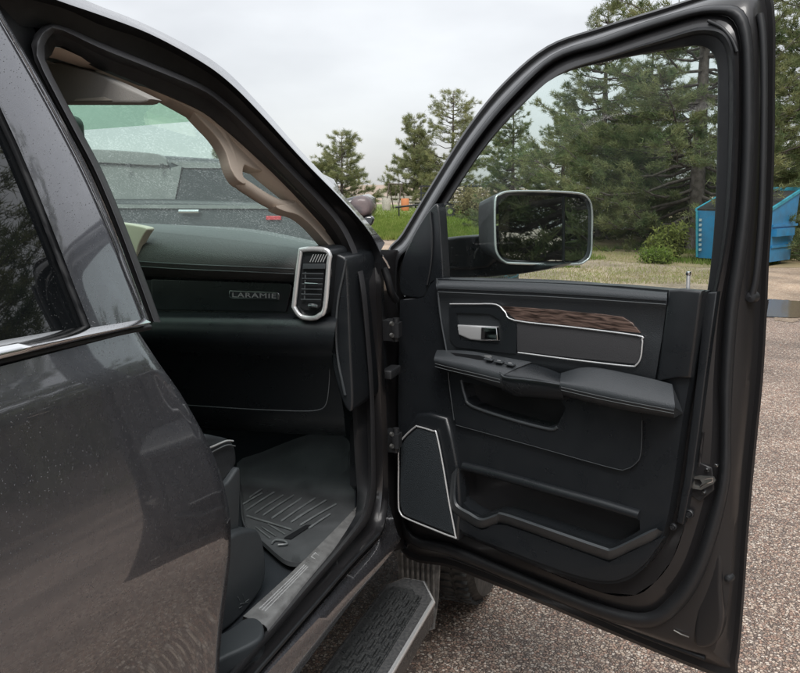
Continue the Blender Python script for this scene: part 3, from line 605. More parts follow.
mk('cargo_bed', *merge([box_vf((XS - 0.03, -2.65, 1.02), (0.06, 1.95, 0.78)), box_vf((-2.70, -2.65, 1.02), (0.06, 1.95, 0.78)), box_vf((-1.72, -2.65, 0.80), (1.96, 1.95, 0.05)), box_vf((-1.72, -3.60, 1.02), (2.0, 0.06, 0.78))]), M['paint'], truck, smooth=False)

# ---- rear passenger door beside the camera
edge = [(150, 331), (168, 362), (186, 393), (201, 430), (212, 470), (220, 520), (225, 575), (228, 640), (229, 720)]
def bulge(z): return 0.055 * math.exp(-((z - 1.13) / 0.20) ** 2) - 0.03 * max(0.0, 0.75 - z)
E_ = px2(cr(edge, 6), lambda a, b: S(a, b, 0.02)); E_ = rs(E_, 40)
rows = []
for p in E_:
    x = p.x - 0.02 + bulge(p.z) * 0.8
    r = [V3((x - 0.05, p.y - 0.02, p.z)), V3((x - 0.016, p.y - 0.006, p.z)), V3((x - 0.004, p.y - 0.001, p.z)), V3((x, p.y - 0.006, p.z))]
    zt = p.z
    for y in np.linspace(p.y - 0.03, -1.55, 22):
        r.append(V3((x + 0.012 * math.sin((p.y - y) * 0.9), y, zt + (0.006 * (p.y - y) if p.z > 1.3 else 0))))
    rows.append(r)
rdoor = loft('rear_door', rows, M['paint'], truck, ang=60)
bt = [(-60, 373), (0, 359), (75, 341), (149, 324.5)]; bt0 = [(-60, 358), (0, 345.5), (75, 332), (146, 319.5)]
q1 = rs(px2(cr(bt0, 8), lambda a, b: S(a, b, 0.008)), 24); q2 = rs(px2(cr(bt, 8), lambda a, b: S(a, b, 0.014)), 24)
ext = lambda q: [q[0] + V3((0, -1.2, 0.02))] + q
loft('belt_trim', [[p + V3((-0.012, 0, 0.003)) for p in ext(q1)], ext(q1), [a.lerp(b, 0.5) + V3((0.006, 0, 0)) for a, b in zip(ext(q1), ext(q2))], ext(q2), [p + V3((-0.014, 0, -0.004)) for p in ext(q2)]], M['chrome'], rdoor, ang=70)
gk = rs(px2(cr([(-60, 377), (0, 362), (75, 344), (150, 327)], 8), lambda a, b: S(a, b, 0.002)), 24)
tube('belt_gasket', gk, 0.004, M['rubber'], rdoor, 6)
# window frame of the rear door (painted pillar) in bands
po = [(-30, -50), (0, 10), (22, 48), (45, 88), (68, 130), (90, 172), (112, 222), (132, 275), (149, 320)]
pm_ = [(-40, -48), (-9, 12), (14, 52), (37, 93), (60, 136), (82, 180), (104, 230), (124, 280), (140, 321)]
pi_ = [(-62, -20), (-30, 42), (0, 107), (20, 150), (40, 198), (58, 243), (74, 285), (84, 310), (92, 331)]
pg = [(-66, -20), (-34, 42), (-4, 108), (16, 151), (36, 199), (54, 244), (70, 286), (80, 311), (88, 332)]
f0 = rs(px2(cr(po, 6), lambda a, b: S(a, b, -0.022)), 40); f1 = rs(px2(cr(po, 6), lambda a, b: S(a, b, 0.0)), 40); f2 = rs(px2(cr(pm_, 6), lambda a, b: S(a, b, 0.006)), 40); f3 = rs(px2(cr(pi_, 6), lambda a, b: S(a, b, 0.004)), 40); f4 = rs(px2(cr(pi_, 6), lambda a, b: S(a + 1, b, -0.008)), 40)
loft('window_frame', [[p + V3((-0.03, -0.02, 0)) for p in f0], f0, f1, f2, f3, f4], M['paint'], rdoor, ang=30)
tube('pillar_crease', [a.lerp(b, 0.55) + V3((0.003, 0, 0)) for a, b in zip(f1, f2)], 0.0022, M['paint'], rdoor, 6)
g1 = rs(px2(cr(pg, 6), lambda a, b: S(a, b, -0.006)), 40)
tube('window_gasket', g1, 0.005, M['rubber'], rdoor, 6)
gpn = [S(a, b, -0.010) for a, b in [(p.x, p.y) for p in cr(pi_, 4)]] + [S(92, 333, -0.01), S(-10, 352, -0.01)]
gpn += [gpn[-1] + V3((0, -1.2, 0.02)), V3((gx(1.86) - 0.01, -1.2, 1.86))]
mk('window_glass', gpn, [tuple(range(len(gpn)))], M['tinted'], rdoor, smooth=False)
# B-pillar face hidden behind the rear door's edge
mk('b_pillar', *merge([box_vf((XS - 0.10, 0.72, 1.0), (0.05, 0.22, 0.9)), tube_vf([V3((XS - 0.12, 0.78, 1.4)), V3((XS - 0.22, 0.50, 1.88))], 0.05, 8)]), M['plastic'], truck)

mk('rear_header', *merge([box_vf((gx(1.90) - 0.03, -0.55, 1.895), (0.05, 1.9, 0.07))]), M['paint'], rdoor, smooth=False)
bpl = rs(px2(cr(po, 6), lambda a, b: S(a - 6, b, -0.030)), 40); bpr = rs(px2(cr([(35, 30), (36, 62), (52, 92), (73, 132), (95, 174), (116, 224), (136, 277), (153, 324)], 6), lambda a, b: S(a, b, -0.060)), 40)
loft('b_pillar_face', [bpl, bpr], M['rubber'], truck)
# ---- front passenger seat
SX = -0.90
seat = rbox('passenger_seat', (SX - 0.29, 1.06, 0.98), (0.56, 0.62, 0.14), 0.045, M['leather'], truck, seg=4)
cs = px2(cr([(203, 437), (222, 437), (231, 440), (236, 448), (237, 462), (233, 470), (222, 484), (214, 492), (196, 470)], 4, True), lambda a, b: PX(a, b, SX))
pad('cushion_side', cs, (1, 0, 0), 0.20, 0.012, M['leather'], seat)
tube('piping', cr([tuple(PX(a, b, SX + 0.006)) for a, b in ((200, 452), (214, 446), (226, 441), (233, 441))], 5), 0.0022, M['thread'], seat, 6)
tube('piping', cr([tuple(PX(a, b, SX + 0.006)) for a, b in ((203, 457), (216, 450), (227, 445), (235, 446))], 5), 0.0016, M['threadd'], seat, 6)
va_ = px2(cr([(214, 493), (228, 482), (238, 468), (241, 474), (240, 510), (238, 535), (231, 548), (218, 556), (205, 530)], 4, True), lambda a, b: PX(a, b, SX + 0.012))
pad('seat_valance', va_, (1, 0, 0), 0.18, 0.008, M['plastic2'], seat)
bs = px2(cr([(222, 545), (236, 533), (250, 529), (259, 531), (264, 545), (266, 570), (262, 588), (250, 606), (238, 620), (226, 630), (205, 640), (205, 560)], 4, True), lambda a, b: PX(a, b, SX + 0.035))
pad('seat_base_cover', bs, (1, 0, 0), 0.12, 0.010, M['plastic2'], seat)
for s_ in (((238, 597), (240, 601)), ((243, 594), (245, 602), (249, 599)), ((240, 604), (248, 602)), ((239, 608), (242, 606))):
    tube('embossed_mark', [PX(a, b, SX + 0.037) for a, b in s_], 0.0008, M['threadd'], seat, 5)
rbox('seat_back', (SX - 0.29, 0.66, 1.30), (0.52, 0.16, 0.66), 0.05, M['leather'], seat, ax=(V3((1, 0, 0)), V3((0, 0.97, 0.24)), V3((0, -0.24, 0.97))), seg=4)
rbox('headrest', (SX - 0.29, 0.54, 1.70), (0.28, 0.11, 0.18), 0.04, M['leather'], seat, seg=4)
rbox('driver_seat', (-2.25, 1.0, 1.0), (0.54, 0.6, 0.16), 0.05, M['leather'], truck)
rbox('driver_seat_back', (-2.25, 0.62, 1.32), (0.52, 0.16, 0.66), 0.05, M['leather'], truck)

# ---- running board
RZ = 0.46
c1, c2, c3 = PZ(433, 600, RZ), PZ(418, 579, RZ), PZ(388, 583, RZ)
xo, xi, yf = c1.x, c3.x - 0.01, c2.y
ol = [V3((xi, yf - 0.06, RZ)), V3((xi + 0.04, yf, RZ)), V3((xo - 0.06, yf, RZ)), V3((xo, yf - 0.10, RZ)), V3((xo, -1.3, RZ)), V3((xi, -1.3, RZ))]
rb = pad('running_board', ol, (0, 0, 1), 0.075, 0.014, M['board'], truck)
tr_ = [V3((xi + 0.018, yf - 0.10, RZ + 0.003)), V3((xi + 0.035, yf - 0.07, RZ + 0.003)), V3((xo - 0.075, yf - 0.07, RZ + 0.003)), V3((xo - 0.030, yf - 0.14, RZ + 0.003)), V3((xo - 0.030, -1.2, RZ + 0.003)), V3((xi + 0.018, -1.2, RZ + 0.003))]
pad('step_pad', tr_, (0, 0, 1), 0.004, 0.001, M['tread'], rb)
lst = []; wid = (xo - xi - 0.07) / 5.0
for r_ in range(5):
    x = xi + 0.036 + wid * (r_ + 0.40); y = yf - 0.13 - (0.033 if r_ % 2 else 0)
    lst.append(box_vf((x + wid * 0.5, (yf - 0.11 - 1.2) / 2, RZ + 0.004), (0.004, yf - 0.11 + 1.2, 0.006)))
    while y > -0.6:
        lst.append(box_vf((x, y, RZ + 0.006), (wid * 0.46, 0.040, 0.010))); y -= 0.066
mk('tread_ridges', *merge(lst), M['tread'], rb, smooth=False, kind='stuff')
tube('edge_strip', [V3((xi + 0.045, yf - 0.004, RZ - 0.012)), V3((xo - 0.062, yf - 0.004, RZ - 0.012)), V3((xo - 0.004, yf - 0.102, RZ - 0.012)), V3((xo - 0.004, -1.25, RZ - 0.012))], 0.010, M['satin'], rb, 8)
for yb_ in (0.3, 1.35): mk('board_bracket', *merge([box_vf((xi - 0.04, yb_, RZ - 0.03), (0.22, 0.05, 0.03))]), M['under'], rb, smooth=False)

# ---- front wheel and splash panel
WX, WY, WR = -0.765, 3.03, 0.42
def wheel(cx, cy, s):
    ax = V3((s, 0, 0)); c = V3((cx, cy, WR))
    prof = [(0.27, -0.12), (0.33, -0.135), (0.39, -0.13), (0.412, -0.10), (0.42, -0.05), (0.42, 0.05), (0.412, 0.10), (0.39, 0.13), (0.33, 0.135), (0.27, 0.12)]
    wh = mk('wheel', *lathe_vf(prof, c, ax, 56), M['tyre'], truck)
    mk('rim', *lathe_vf([(0.275, -0.12), (0.262, -0.10), (0.262, 0.09), (0.285, 0.122), (0.275, 0.128), (0.25, 0.10), (0.20, 0.06), (0.06, 0.075), (0.05, 0.10), (0.001, 0.10)], c, ax, 56), M['rim'], wh)
    tb = []
    for k in range(60):
        q = 2 * math.pi * k / 60; rad_ = V3((0, math.cos(q), math.sin(q))); tg = V3((0, -math.sin(q), math.cos(q)))
        for xx, sk in ((-0.085, 0.3), (-0.03, -0.3), (0.03, 0.3), (0.085, -0.3)):
            tb.append(box_vf(c + rad_ * 0.419 + ax * xx, (0.042, 0.026, 0.014), (ax, (tg + ax * sk).normalized(), rad_)))
    mk('tread_blocks', *merge(tb), M['tyre'], wh, smooth=False, kind='stuff')
    for k in range(8):
        q = 2 * math.pi * k / 8; d = V3((0, math.cos(q), math.sin(q)))
        tube('spoke', [c + d * 0.06 + ax * 0.08, c + d * 0.26 + ax * 0.095], 0.022, M['rim'], wh, 6)
    return wh
wheel(WX, WY, 1); wheel(-2.64, WY, -1)
wheel(-0.86, -2.9, 1); wheel(-2.58, -2.9, -1)
SPY = 2.50
rv = []
for k in range(7):
    a = PY(402 + 5.2 * k, 552 + 1.2 * k, SPY); b = PY(404 + 4.9 * k, 622 + 1.0 * k, SPY)
    rv.append(tube_vf([a, b], 0.0065, 6))
sp = pad('splash_panel', [PY(a, b, SPY + 0.012) for a, b in ((396, 546), (440, 556), (438, 600), (434, 629), (424, 632), (402, 620))], (0, -1, 0), 0.01, 0.0, M['dustyliner'], truck)
for v_, f_ in rv: mk('panel_rib', v_, f_, M['dustyliner'], sp)
mk('wheel_house', *merge([box_vf((-1.02, 3.0, 0.75), (0.04, 1.1, 0.6)), box_vf((-0.85, 2.52, 0.82), (0.32, 0.02, 0.26))]), M['under'], truck, smooth=False)
# ---- floor mat, lying loose in the footwell
ml = [(242, 521), (240, 495), (237, 466), (262, 455), (300, 440), (322, 436), (338, 437), (349, 444), (351, 458), (350, 469), (356, 472), (364, 474), (367, 486), (366, 503), (352, 520), (328, 543), (306, 563), (297, 566), (286, 564), (274, 555), (262, 544), (248, 534)]
FBEND = PZ(300, 492, FZ + 0.012).y
def matpt(a, b):
    p = PZ(a, b, FZ + 0.012)
    if p.y > FBEND: p = onplane(a, b, (0, -0.62, 0.78), (0, FBEND, FZ + 0.012))
    return p
# build as a grid over the outline so it can bend up the toe board
bm = bmesh.new(); mv = []
outl = cr(ml, 3, True)
cent = (300, 500); rings = []
for s_ in (1.0, 0.985, 0.95, 0.8, 0.6, 0.4, 0.2):
    rings.append([matpt(cent[0] + (p.x - cent[0]) * s_, cent[1] + (p.y - cent[1]) * s_) + V3((0, 0, 0.010 if s_ in (1.0, 0.985) else 0.0)) for p in outl])
verts = []; faces = []; n_ = len(outl)
rings.insert(0, [p + V3((0, 0, -0.012)) for p in rings[0]])
for r in rings: verts += r
for j in range(len(rings) - 1):
    for i in range(n_): faces.append((j * n_ + i, j * n_ + (i + 1) % n_, (j + 1) * n_ + (i + 1) % n_, (j + 1) * n_ + i))
faces.append(tuple((len(rings) - 1) * n_ + i for i in range(n_)))
fm = empty('floor_mat', matpt(300, 505), 'black ribbed rubber floor mat lying in the passenger footwell', 'floor mat')
mk('mat_sheet', verts, faces, M['mat'], fm, ang=40)
ribs = [((246, 511), (274, 493)), ((255, 514), (283, 496)), ((263, 516), (294, 496)), ((272, 519), (305, 497)), ((281, 522), (315, 499)), ((291, 523), (326, 501)), ((300, 526), (336, 505)), ((243, 505), (262, 494))]
ribs += [((250, 498), (262, 490)), ((309, 529), (330, 515)), ((296, 519), (318, 506))]
for a, b in ribs: tube('mat_rib', [matpt(*a) + V3((0, 0, 0.003)), matpt((a[0] + b[0]) / 2, (a[1] + b[1]) / 2) + V3((0, 0, 0.004)), matpt(*b) + V3((0, 0, 0.003))], 0.0030, M['mat_rib'], fm, 6)
tube('mat_rib', [matpt(247, 517) + V3((0, 0, 0.004)), matpt(270, 524) + V3((0, 0, 0.004)), matpt(292, 531) + V3((0, 0, 0.004))], 0.0032, M['mat_rib'], fm, 6)
for a, b in (((262, 528), (276, 537)), ((268, 525), (285, 535)), ((256, 528), (270, 539))): tube('mat_rib', [matpt(*a) + V3((0, 0, 0.003)), matpt(*b) + V3((0, 0, 0.003))], 0.0022, M['mat_rib'], fm, 6)
pad('heel_slot', [matpt(a, b) + V3((0, 0, 0.004)) for a, b in ((284, 539), (306, 526), (312, 526), (291, 540))], (0, 0, 1), 0.003, 0.0, M['gap'], fm)
tube('mat_post', cr([tuple(matpt(a, b) + V3((0, 0, 0.006))) for a, b in ((272, 545), (276, 542), (284, 543), (287, 546), (278, 547))], 4), 0.003, M['mat_rib'], fm, 6)

# ================================================================== the open front passenger door
def dl(pts, w): return [D(a, b, w) for a, b in pts]
L0 = [(400, 549), (397, 450), (392, 350), (386, 260), (402, 233), (432, 183), (466, 129), (502, 84), (547, 46), (600, 27), (655, 10), (730, -12), (771, -10), (775, 100), (773, 200), (769, 265), (767, 313), (763, 380), (758, 430), (753, 480), (748, 540), (744, 600), (738, 664), (728, 680), (610, 633), (530, 599), (455, 569)]
L1 = [(402, 543), (399, 450), (394, 350), (389, 262), (405, 237), (435, 187), (469, 134), (505, 89), (549, 51), (601, 32), (656, 15), (728, -7), (764, -3), (768, 100), (766, 200), (762, 265), (760, 313), (756, 380), (751, 430), (746, 480), (741, 540), (737, 600), (730, 655), (718, 666), (608, 623), (530, 590), (456, 561)]
L2 = [(403, 539), (400, 450), (396, 350), (391, 264), (407, 239), (436, 189), (470, 136), (506, 92), (550, 54), (602, 34), (656, 17), (722, -2), (757, 5), (761, 100), (758, 200), (753, 265), (750, 313), (746, 380), (742, 430), (738, 480), (733, 540), (728, 600), (718, 640), (700, 652), (606, 620), (528, 587), (455, 558)]
L3 = [(404, 535), (402, 450), (398, 350), (394, 266), (409, 241), (438, 192), (472, 139), (508, 95), (552, 55), (603, 37), (657, 18), (715, 5), (748, 18), (755, 100), (752, 200), (745, 265), (738, 313), (733, 380), (731, 430), (730, 480), (718, 535), (702, 580), (680, 612), (650, 628), (600, 618), (520, 585), (452, 556)]
L5 = [(407, 526), (404, 450), (401, 350), (398, 270), (413, 246), (442, 197), (476, 146), (512, 102), (555, 63), (606, 46), (659, 28), (708, 15), (737, 28), (741, 100), (738, 200), (730, 265), (723, 313), (719, 380), (720, 430), (717, 480), (703, 530), (688, 570), (668, 598), (645, 612), (600, 603), (520, 572), (453, 544)]
L6 = [(412, 515), (409, 450), (407, 350), (404, 275), (419, 251), (448, 203), (482, 152), (518, 110), (559, 74), (608, 56), (660, 39), (705, 27), (731, 40), (736, 100), (732, 200), (723, 265), (712, 313), (705, 380), (700, 430), (694, 480), (685, 525), (672, 560), (655, 582), (635, 595), (600, 592), (525, 562), (458, 533)]
def lp(P, w): return [D(p.x, p.y, w) for p in cr(P, 5, True)]
def mixp(a, b, t): return [(p[0] * (1 - t) + q[0] * t, p[1] * (1 - t) + q[1] * t) for p, q in zip(a, b)]
L4 = mixp(L3, L5, 0.5)
rows = [lp(mixp(L0, L1, 0.0), -0.130), lp(L0, -0.118), lp(mixp(L0, L1, 0.35), -0.112), lp(L1, -0.115), lp(mixp(L1, L2, 0.5), -0.100), lp(L2, -0.070), lp(mixp(L2, L3, 0.6), -0.052), lp(L3, -0.045), lp(L5, -0.045), lp(mixp(L5, L6, 0.4), -0.028), lp(L6, -0.020)]
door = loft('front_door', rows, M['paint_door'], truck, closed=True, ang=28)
loft('door_seal', [lp(mixp(L3, L5, 0.02), -0.046), lp(mixp(L3, L5, 0.15), -0.030), lp(mixp(L3, L5, 0.38), -0.022), lp(mixp(L3, L5, 0.62), -0.022), lp(mixp(L3, L5, 0.85), -0.030), lp(mixp(L3, L5, 0.98), -0.046)], M['rubber2'], door, closed=True, ang=80)
# outer skin below the belt (seen from the other side)
osk = [(391, 290)] + [p for p in L0 if p[1] >= 300][0:2][::-1] + [L0[0]] + [p for p in L0[23:]][::-1] + [p for p in L0[16:23]][::-1]
osk = [(769, 300)] + L0[16:] + L0[0:3] + [(391, 290)]
osp = [D(a, b, -0.131) for a, b in osk]
mk('outer_skin', osp, [tuple(range(len(osp)))], M['paint'], door, smooth=False)
# inner sheet below the belt, under the trim
isk = [(716, 303)] + L6[16:] + L6[0:3] + [(405, 296)]
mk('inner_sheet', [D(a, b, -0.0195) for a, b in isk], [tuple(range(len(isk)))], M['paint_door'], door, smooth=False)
# window surround: from the metal frame to the glass
G = [(440, 203), (489, 128), (526, 95), (565, 73), (611, 61), (662, 51), (700, 46), (716, 60), (718, 100), (716, 200), (711, 265), (705, 305)]
F6 = L6[5:17]
def op(P, w): return [D(p.x, p.y, w) for p in cr(P, 6)]
loft('window_surround', [op(F6, -0.0205), op(mixp(F6, G, 0.16), -0.012), op(mixp(F6, G, 0.30), -0.018), op(mixp(F6, G, 0.42), -0.034), op(mixp(F6, G, 0.85), -0.038), op(G, -0.044), op(mixp(F6, G, 1.02), -0.075)], M['rubber'], door, ang=40)
tube('corner_gusset', [D(p.x, p.y, -0.020) for p in cr([(708, 21), (722, 28), (732, 40), (737, 52)], 5)], 0.0035, M['rubber2'], door, 8)
tube('frame_rib', [D(p.x, p.y, -0.060) for p in cr([(760, 14), (763, 40), (764, 100), (762, 200), (757, 270), (752, 296)], 6)], 0.007, M['rubber2'], door, 8)
gq = [D(p.x, p.y, -0.060) for p in cr([(436, 300), (438, 204), (487, 125), (524, 92), (563, 70), (610, 58), (662, 48), (704, 43), (720, 58), (722, 100), (720, 200), (715, 265), (710, 305)], 5)]
mk('window_glass', gq, [tuple(range(len(gq)))], M['doorglass'], door, smooth=False)
# body-colour outer frame strip so the frame has depth from behind
# sail panel at the foot of the A-frame
sa = cr([(400, 292), (402, 262), (411, 240), (421, 222), (431, 208), (438, 206), (441, 240), (443, 284), (437, 281), (430, 284), (424, 296), (416, 298)], 4, True)
pad('sail_panel', [D(p.x, p.y, 0.010) for p in sa], DN, 0.03, 0.006, M['plastic'], door)
tube('sail_fold', [D(p.x, p.y, 0.013) for p in cr([(430, 212), (432, 235), (431, 262), (427, 285)], 5)], 0.004, M['plastic'], door, 8)
# trim carrier panel with the storage bin and the map pocket cut in
tout = [(400, 300), (416, 299), (424, 297), (430, 285), (436, 279), (500, 281), (560, 283), (620, 286), (667, 290), (704, 292), (699, 325), (693, 360), (687, 395), (681, 430), (674, 480), (667, 520), (658, 548), (642, 570), (618, 583), (582, 580), (525, 560), (458, 532), (405, 510), (399, 500), (398, 400)]
binh = [(461, 470), (480, 474), (560, 497), (640, 521), (640, 530), (627, 538), (612, 545), (602, 543), (555, 527), (506, 511), (497, 511), (482, 515), (470, 509), (460, 500)]
tout = tout[:10] + [(p.x, p.y) for p in cr(tout[10:24], 3)] + tout[24:]
TW = 0.022
ph = [(463, 382), (505, 389), (560, 400), (566, 408), (558, 424), (548, 427), (510, 417), (474, 406), (467, 398)]
carrier = holed('trim_panel', dl(tout, TW), [dl(binh, TW), dl(ph, TW)], DN, 0.055, M['plastic'], door, th=0.042)
# storage bin: roll above it, lip below it, cup-holder ring
br = [D(p.x, p.y, 0.024) for p in cr([(464, 466), (500, 475), (560, 492), (600, 503), (640, 515)], 5)]
tube('bin_roll', br, 0.0125, M['plastic'], door, 10)
lip_o = [(458, 467), (456, 486), (457, 503), (470, 512), (482, 518), (496, 514), (505, 513), (555, 530), (602, 546), (612, 548), (628, 541), (648, 531), (657, 528)]
lip_i = [(451, 475), (449, 492), (450, 509), (466, 520), (481, 527), (496, 523), (505, 522), (555, 540), (600, 556), (613, 558), (632, 549), (652, 540), (662, 531)]
lo_, li_ = op(lip_o, 0.050), op(lip_i, 0.034)
loft('bin_lip', [op(lip_o, 0.0), op(lip_o, 0.044), [a.lerp(b, 0.2) + DN * 0.003 for a, b in zip(lo_, li_)], [a.lerp(b, 0.7) + DN * 0.003 for a, b in zip(lo_, li_)], li_, op(mixp(lip_o, lip_i, 1.25), 0.020)], M['plastic2'], door, ang=60)
cv_, cf_ = lathe_vf([(0.036, 0), (0.036, 0.004), (0.031, 0.004), (0.031, -0.01), (0.001, -0.01)], D(480, 511, -0.008), (0, 0, 1), 24); mk('cup_ring', cv_, cf_, M['plastic'], door)
# lower bulge under the bin
lb = [(452, 512), (481, 530), (505, 525), (600, 559), (613, 560), (660, 538), (655, 550), (640, 568), (616, 580), (582, 577), (525, 557), (462, 531)]
pad('lower_bulge', dl([(p.x, p.y) for p in cr(lb, 3, True)], 0.030), DN, 0.02, 0.007, M['plastic'], door)
# lower insert with hand recess
li2 = [(449, 356), (500, 368), (560, 380), (641, 402), (641, 455), (636, 464), (626, 469), (614, 468), (540, 447), (456, 424), (451, 395)]
holed('pocket_panel', dl(li2, 0.030), [dl(ph, 0.030)], DN, 0.009, M['plastic'], door, th=0.010, floor=False)
tube('pocket_line', [D(p.x, p.y, 0.031) for p in cr([(456, 425), (540, 448), (612, 468), (626, 469), (636, 463), (641, 452), (642, 420)], 5)], 0.0011, M['plastic2'], door, 5)
tube('pocket_edge', [D(p.x, p.y, 0.031) for p in cr([(461, 380), (465, 396), (472, 406), (510, 419), (549, 429), (557, 427)], 5)], 0.0042, M['plastic2'], door, 8)
# upper pad with stitched belt roll
def urow(pts, w): return rs([D(p.x, p.y, w) for p in cr(pts, 6)], 30)
loft('belt_pad', [urow([(436, 277), (560, 280), (668, 289)], -0.030), urow([(436, 278), (560, 281), (668, 290)], 0.008), urow([(436, 282), (560, 286), (667, 294)], 0.034), urow([(436, 287), (560, 292), (667, 299)], 0.043), urow([(437, 291), (560, 297), (667, 304)], 0.041),
    urow([(438, 295), (560, 302), (666, 308)], 0.033), urow([(441, 318), (560, 328), (662, 338)], 0.032), urow([(447, 352), (560, 366), (655, 380)], 0.032), urow([(449, 358), (560, 372), (654, 384)], 0.022)], M['leather'], door, ang=70)
for dy_, mt in ((0, 'threadd'), (3.4, 'thread')):
    tube('stitching', [D(p.x, p.y, 0.0435) for p in cr([(438, 288.5 + dy_), (560, 294 + dy_), (666, 301 + dy_)], 8)], 0.0009, M['gap' if mt == 'threadd' else 'threadd'], door, 5)
tube('pad_edge', [D(p.x, p.y, 0.036) for p in cr([(437, 279), (438, 292), (441, 320), (447, 353)], 5)], 0.0028, M['plastic2'], door, 6)
tube('pad_edge', [D(p.x, p.y, 0.030) for p in cr([(448, 372), (450, 390), (454, 420)], 5)], 0.0018, M['plastic2'], door, 6)
# rear end cap of the belt, with lock pin
cap = [(668, 290), (680, 289), (702, 291), (701, 296), (690, 378), (678, 378), (656, 382), (662, 338)]
pad('belt_end_cap', dl(cap, 0.036), DN, 0.02, 0.006, M['plastic'], door)
tube('lock_pin', [D(688, 289, 0.0), D(688.5, 274, 0.0)], 0.0042, M['satin'], door, 8)
v_, f_ = lathe_vf([(0.0005, 0.006), (0.005, 0.005), (0.006, 0), (0.004, -0.004)], D(688.5, 274, 0.0), (0, 0, 1), 10); mk('lock_pin_cap', v_, f_, M['chrome'], door)
# decorative inlays
wd = [(499, 306), (545, 309), (600, 314), (622, 317), (632, 323), (640, 333), (580, 327), (516, 320)]
pad('wood_inlay', dl(wd, 0.0365), DN, 0.008, 0.001, M['wood'], door)
gi = [(517, 322), (575, 328), (638, 336), (641, 340), (640, 358), (636, 364), (575, 358), (517, 351)]
pad('grey_inlay', dl(gi, 0.0355), DN, 0.006, 0.001, M['inset'], door)
sv = cr([(450, 304), (474, 304), (496, 304.5), (505, 312), (515, 320.5), (575, 327.5), (637, 335.5), (642, 339.5), (642, 346), (640.5, 358), (636, 365), (628, 366), (575, 360), (518, 352.5)], 4)
tube('silver_trim', [D(p.x, p.y, 0.038) for p in sv], 0.0019, M['satin'], door, 8)
# inner handle in its bowl
bw = [(449, 308), (474, 307), (495, 308), (504, 315), (514, 323), (517, 330), (516, 354), (490, 351), (456, 347), (450, 340)]
holed('handle_bezel', dl(bw, 0.037), [dl([(456, 313), (490, 314), (500, 320), (501, 345), (460, 340)], 0.037)], DN, 0.03, M['plastic'], door, th=0.014)
hn = [(457, 325), (480, 326), (497, 327), (498, 341), (481, 341), (470, 340), (458, 335)]
pad('inner_handle', dl(hn, 0.040), DN, 0.012, 0.005, M['satin'], door)
pad('handle_tip', dl([(481, 327.5), (496.5, 327.5), (497.5, 340.5), (480.5, 339.5)], 0.045), DN, 0.010, 0.003, M['chrome'], door)
# armrest: switch pod, bridge and padded rest
def ar(name, top_b, top_f, bot, w0, w1, wb, mat):
    a, b, c = urow(top_b, w0), urow(top_f, w1), urow(bot, wb)
    rows = [a, [p.lerp(q, 0.55) + V3((0, 0, 0.003)) for p, q in zip(a, b)], [p.lerp(q, 0.88) + V3((0, 0, 0.002)) for p, q in zip(a, b)], b, [p.lerp(q, 0.35) + DN * 0.006 for p, q in zip(b, c)], [p.lerp(q, 0.75) + DN * 0.002 for p, q in zip(b, c)], c, [p - DN * 0.05 for p in c]]
    o = loft(name, rows, mat, door, ang=70)
    for e in (0, -1):
        mk('armrest_end', [r[e] for r in rows], [tuple(range(len(rows)))], mat, door, smooth=False)
    return o
ar('switch_pod', [(437, 350), (470, 351), (503, 357), (532, 362)], [(434, 359), (450, 363), (480, 370), (502, 376)], [(438, 366), (452, 371), (480, 381), (504, 389)], 0.036, 0.082, 0.066, M['leather'])
ar('armrest_bridge', [(500, 358), (515, 361), (540, 366), (562, 374)], [(499, 375), (515, 378), (540, 381), (563, 385)], [(502, 390), (515, 396), (530, 397), (564, 400)], 0.036, 0.080, 0.060, M['plastic'])
ar('armrest_pad', [(561, 373), (590, 367), (640, 376), (672, 384)], [(560, 383), (600, 392), (640, 400), (675, 407)], [(561, 395), (600, 405), (640, 413), (674, 418)], 0.036, 0.086, 0.066, M['leather'])
for dy_, mt in ((3.5, 'thread'), (6.5, 'thread')):
    tube('stitching', [D(p.x, p.y + dy_, 0.0905) for p in cr([(435, 360), (450, 364), (480, 371), (500, 376)], 6)], 0.0007, M['threadd'], door, 5)
    tube('stitching', [D(p.x, p.y + dy_, 0.0945) for p in cr([(561, 383.5), (600, 392.5), (640, 400.5), (674, 407)], 6)], 0.0007, M['threadd'], door, 5)
tube('bridge_edge', [D(p.x, p.y, 0.083) for p in cr([(500, 372), (505, 377), (530, 380), (562, 385)], 5)], 0.0022, M['plastic2'], door, 6)
sw = [D(a, b, 0.060) for a, b in ((450, 354), (480, 357), (492, 362), (462, 361))]
mk('switch_plate', [p + V3((0, 0, 0.004)) for p in sw], [(0, 1, 2, 3)], M['gap'], door, smooth=False)
for a, b in ((489, 360.5), (499, 363), (510, 365.5)):
    rbox('window_switch', D(a, b, 0.060) + V3((0, 0, 0.003)), (0.026, 0.014, 0.005), 0.002, M['plastic2'], door, ax=(DU, DN, V3((0, 0, 1))))
    rbox('switch_symbol', D(a, b, 0.060) + V3((0, 0, 0.0065)), (0.010, 0.003, 0.001), 0.0, M['silver'], door, ax=(DU, DN, V3((0, 0, 1))))
pad('switch_icon', [D(a, b, 0.064) + V3((0, 0, 0.008)) for a, b in ((484, 358), (491, 358.5), (492, 360), (485, 360))], (0, 0, 1), 0.001, 0, M['silver'], door)
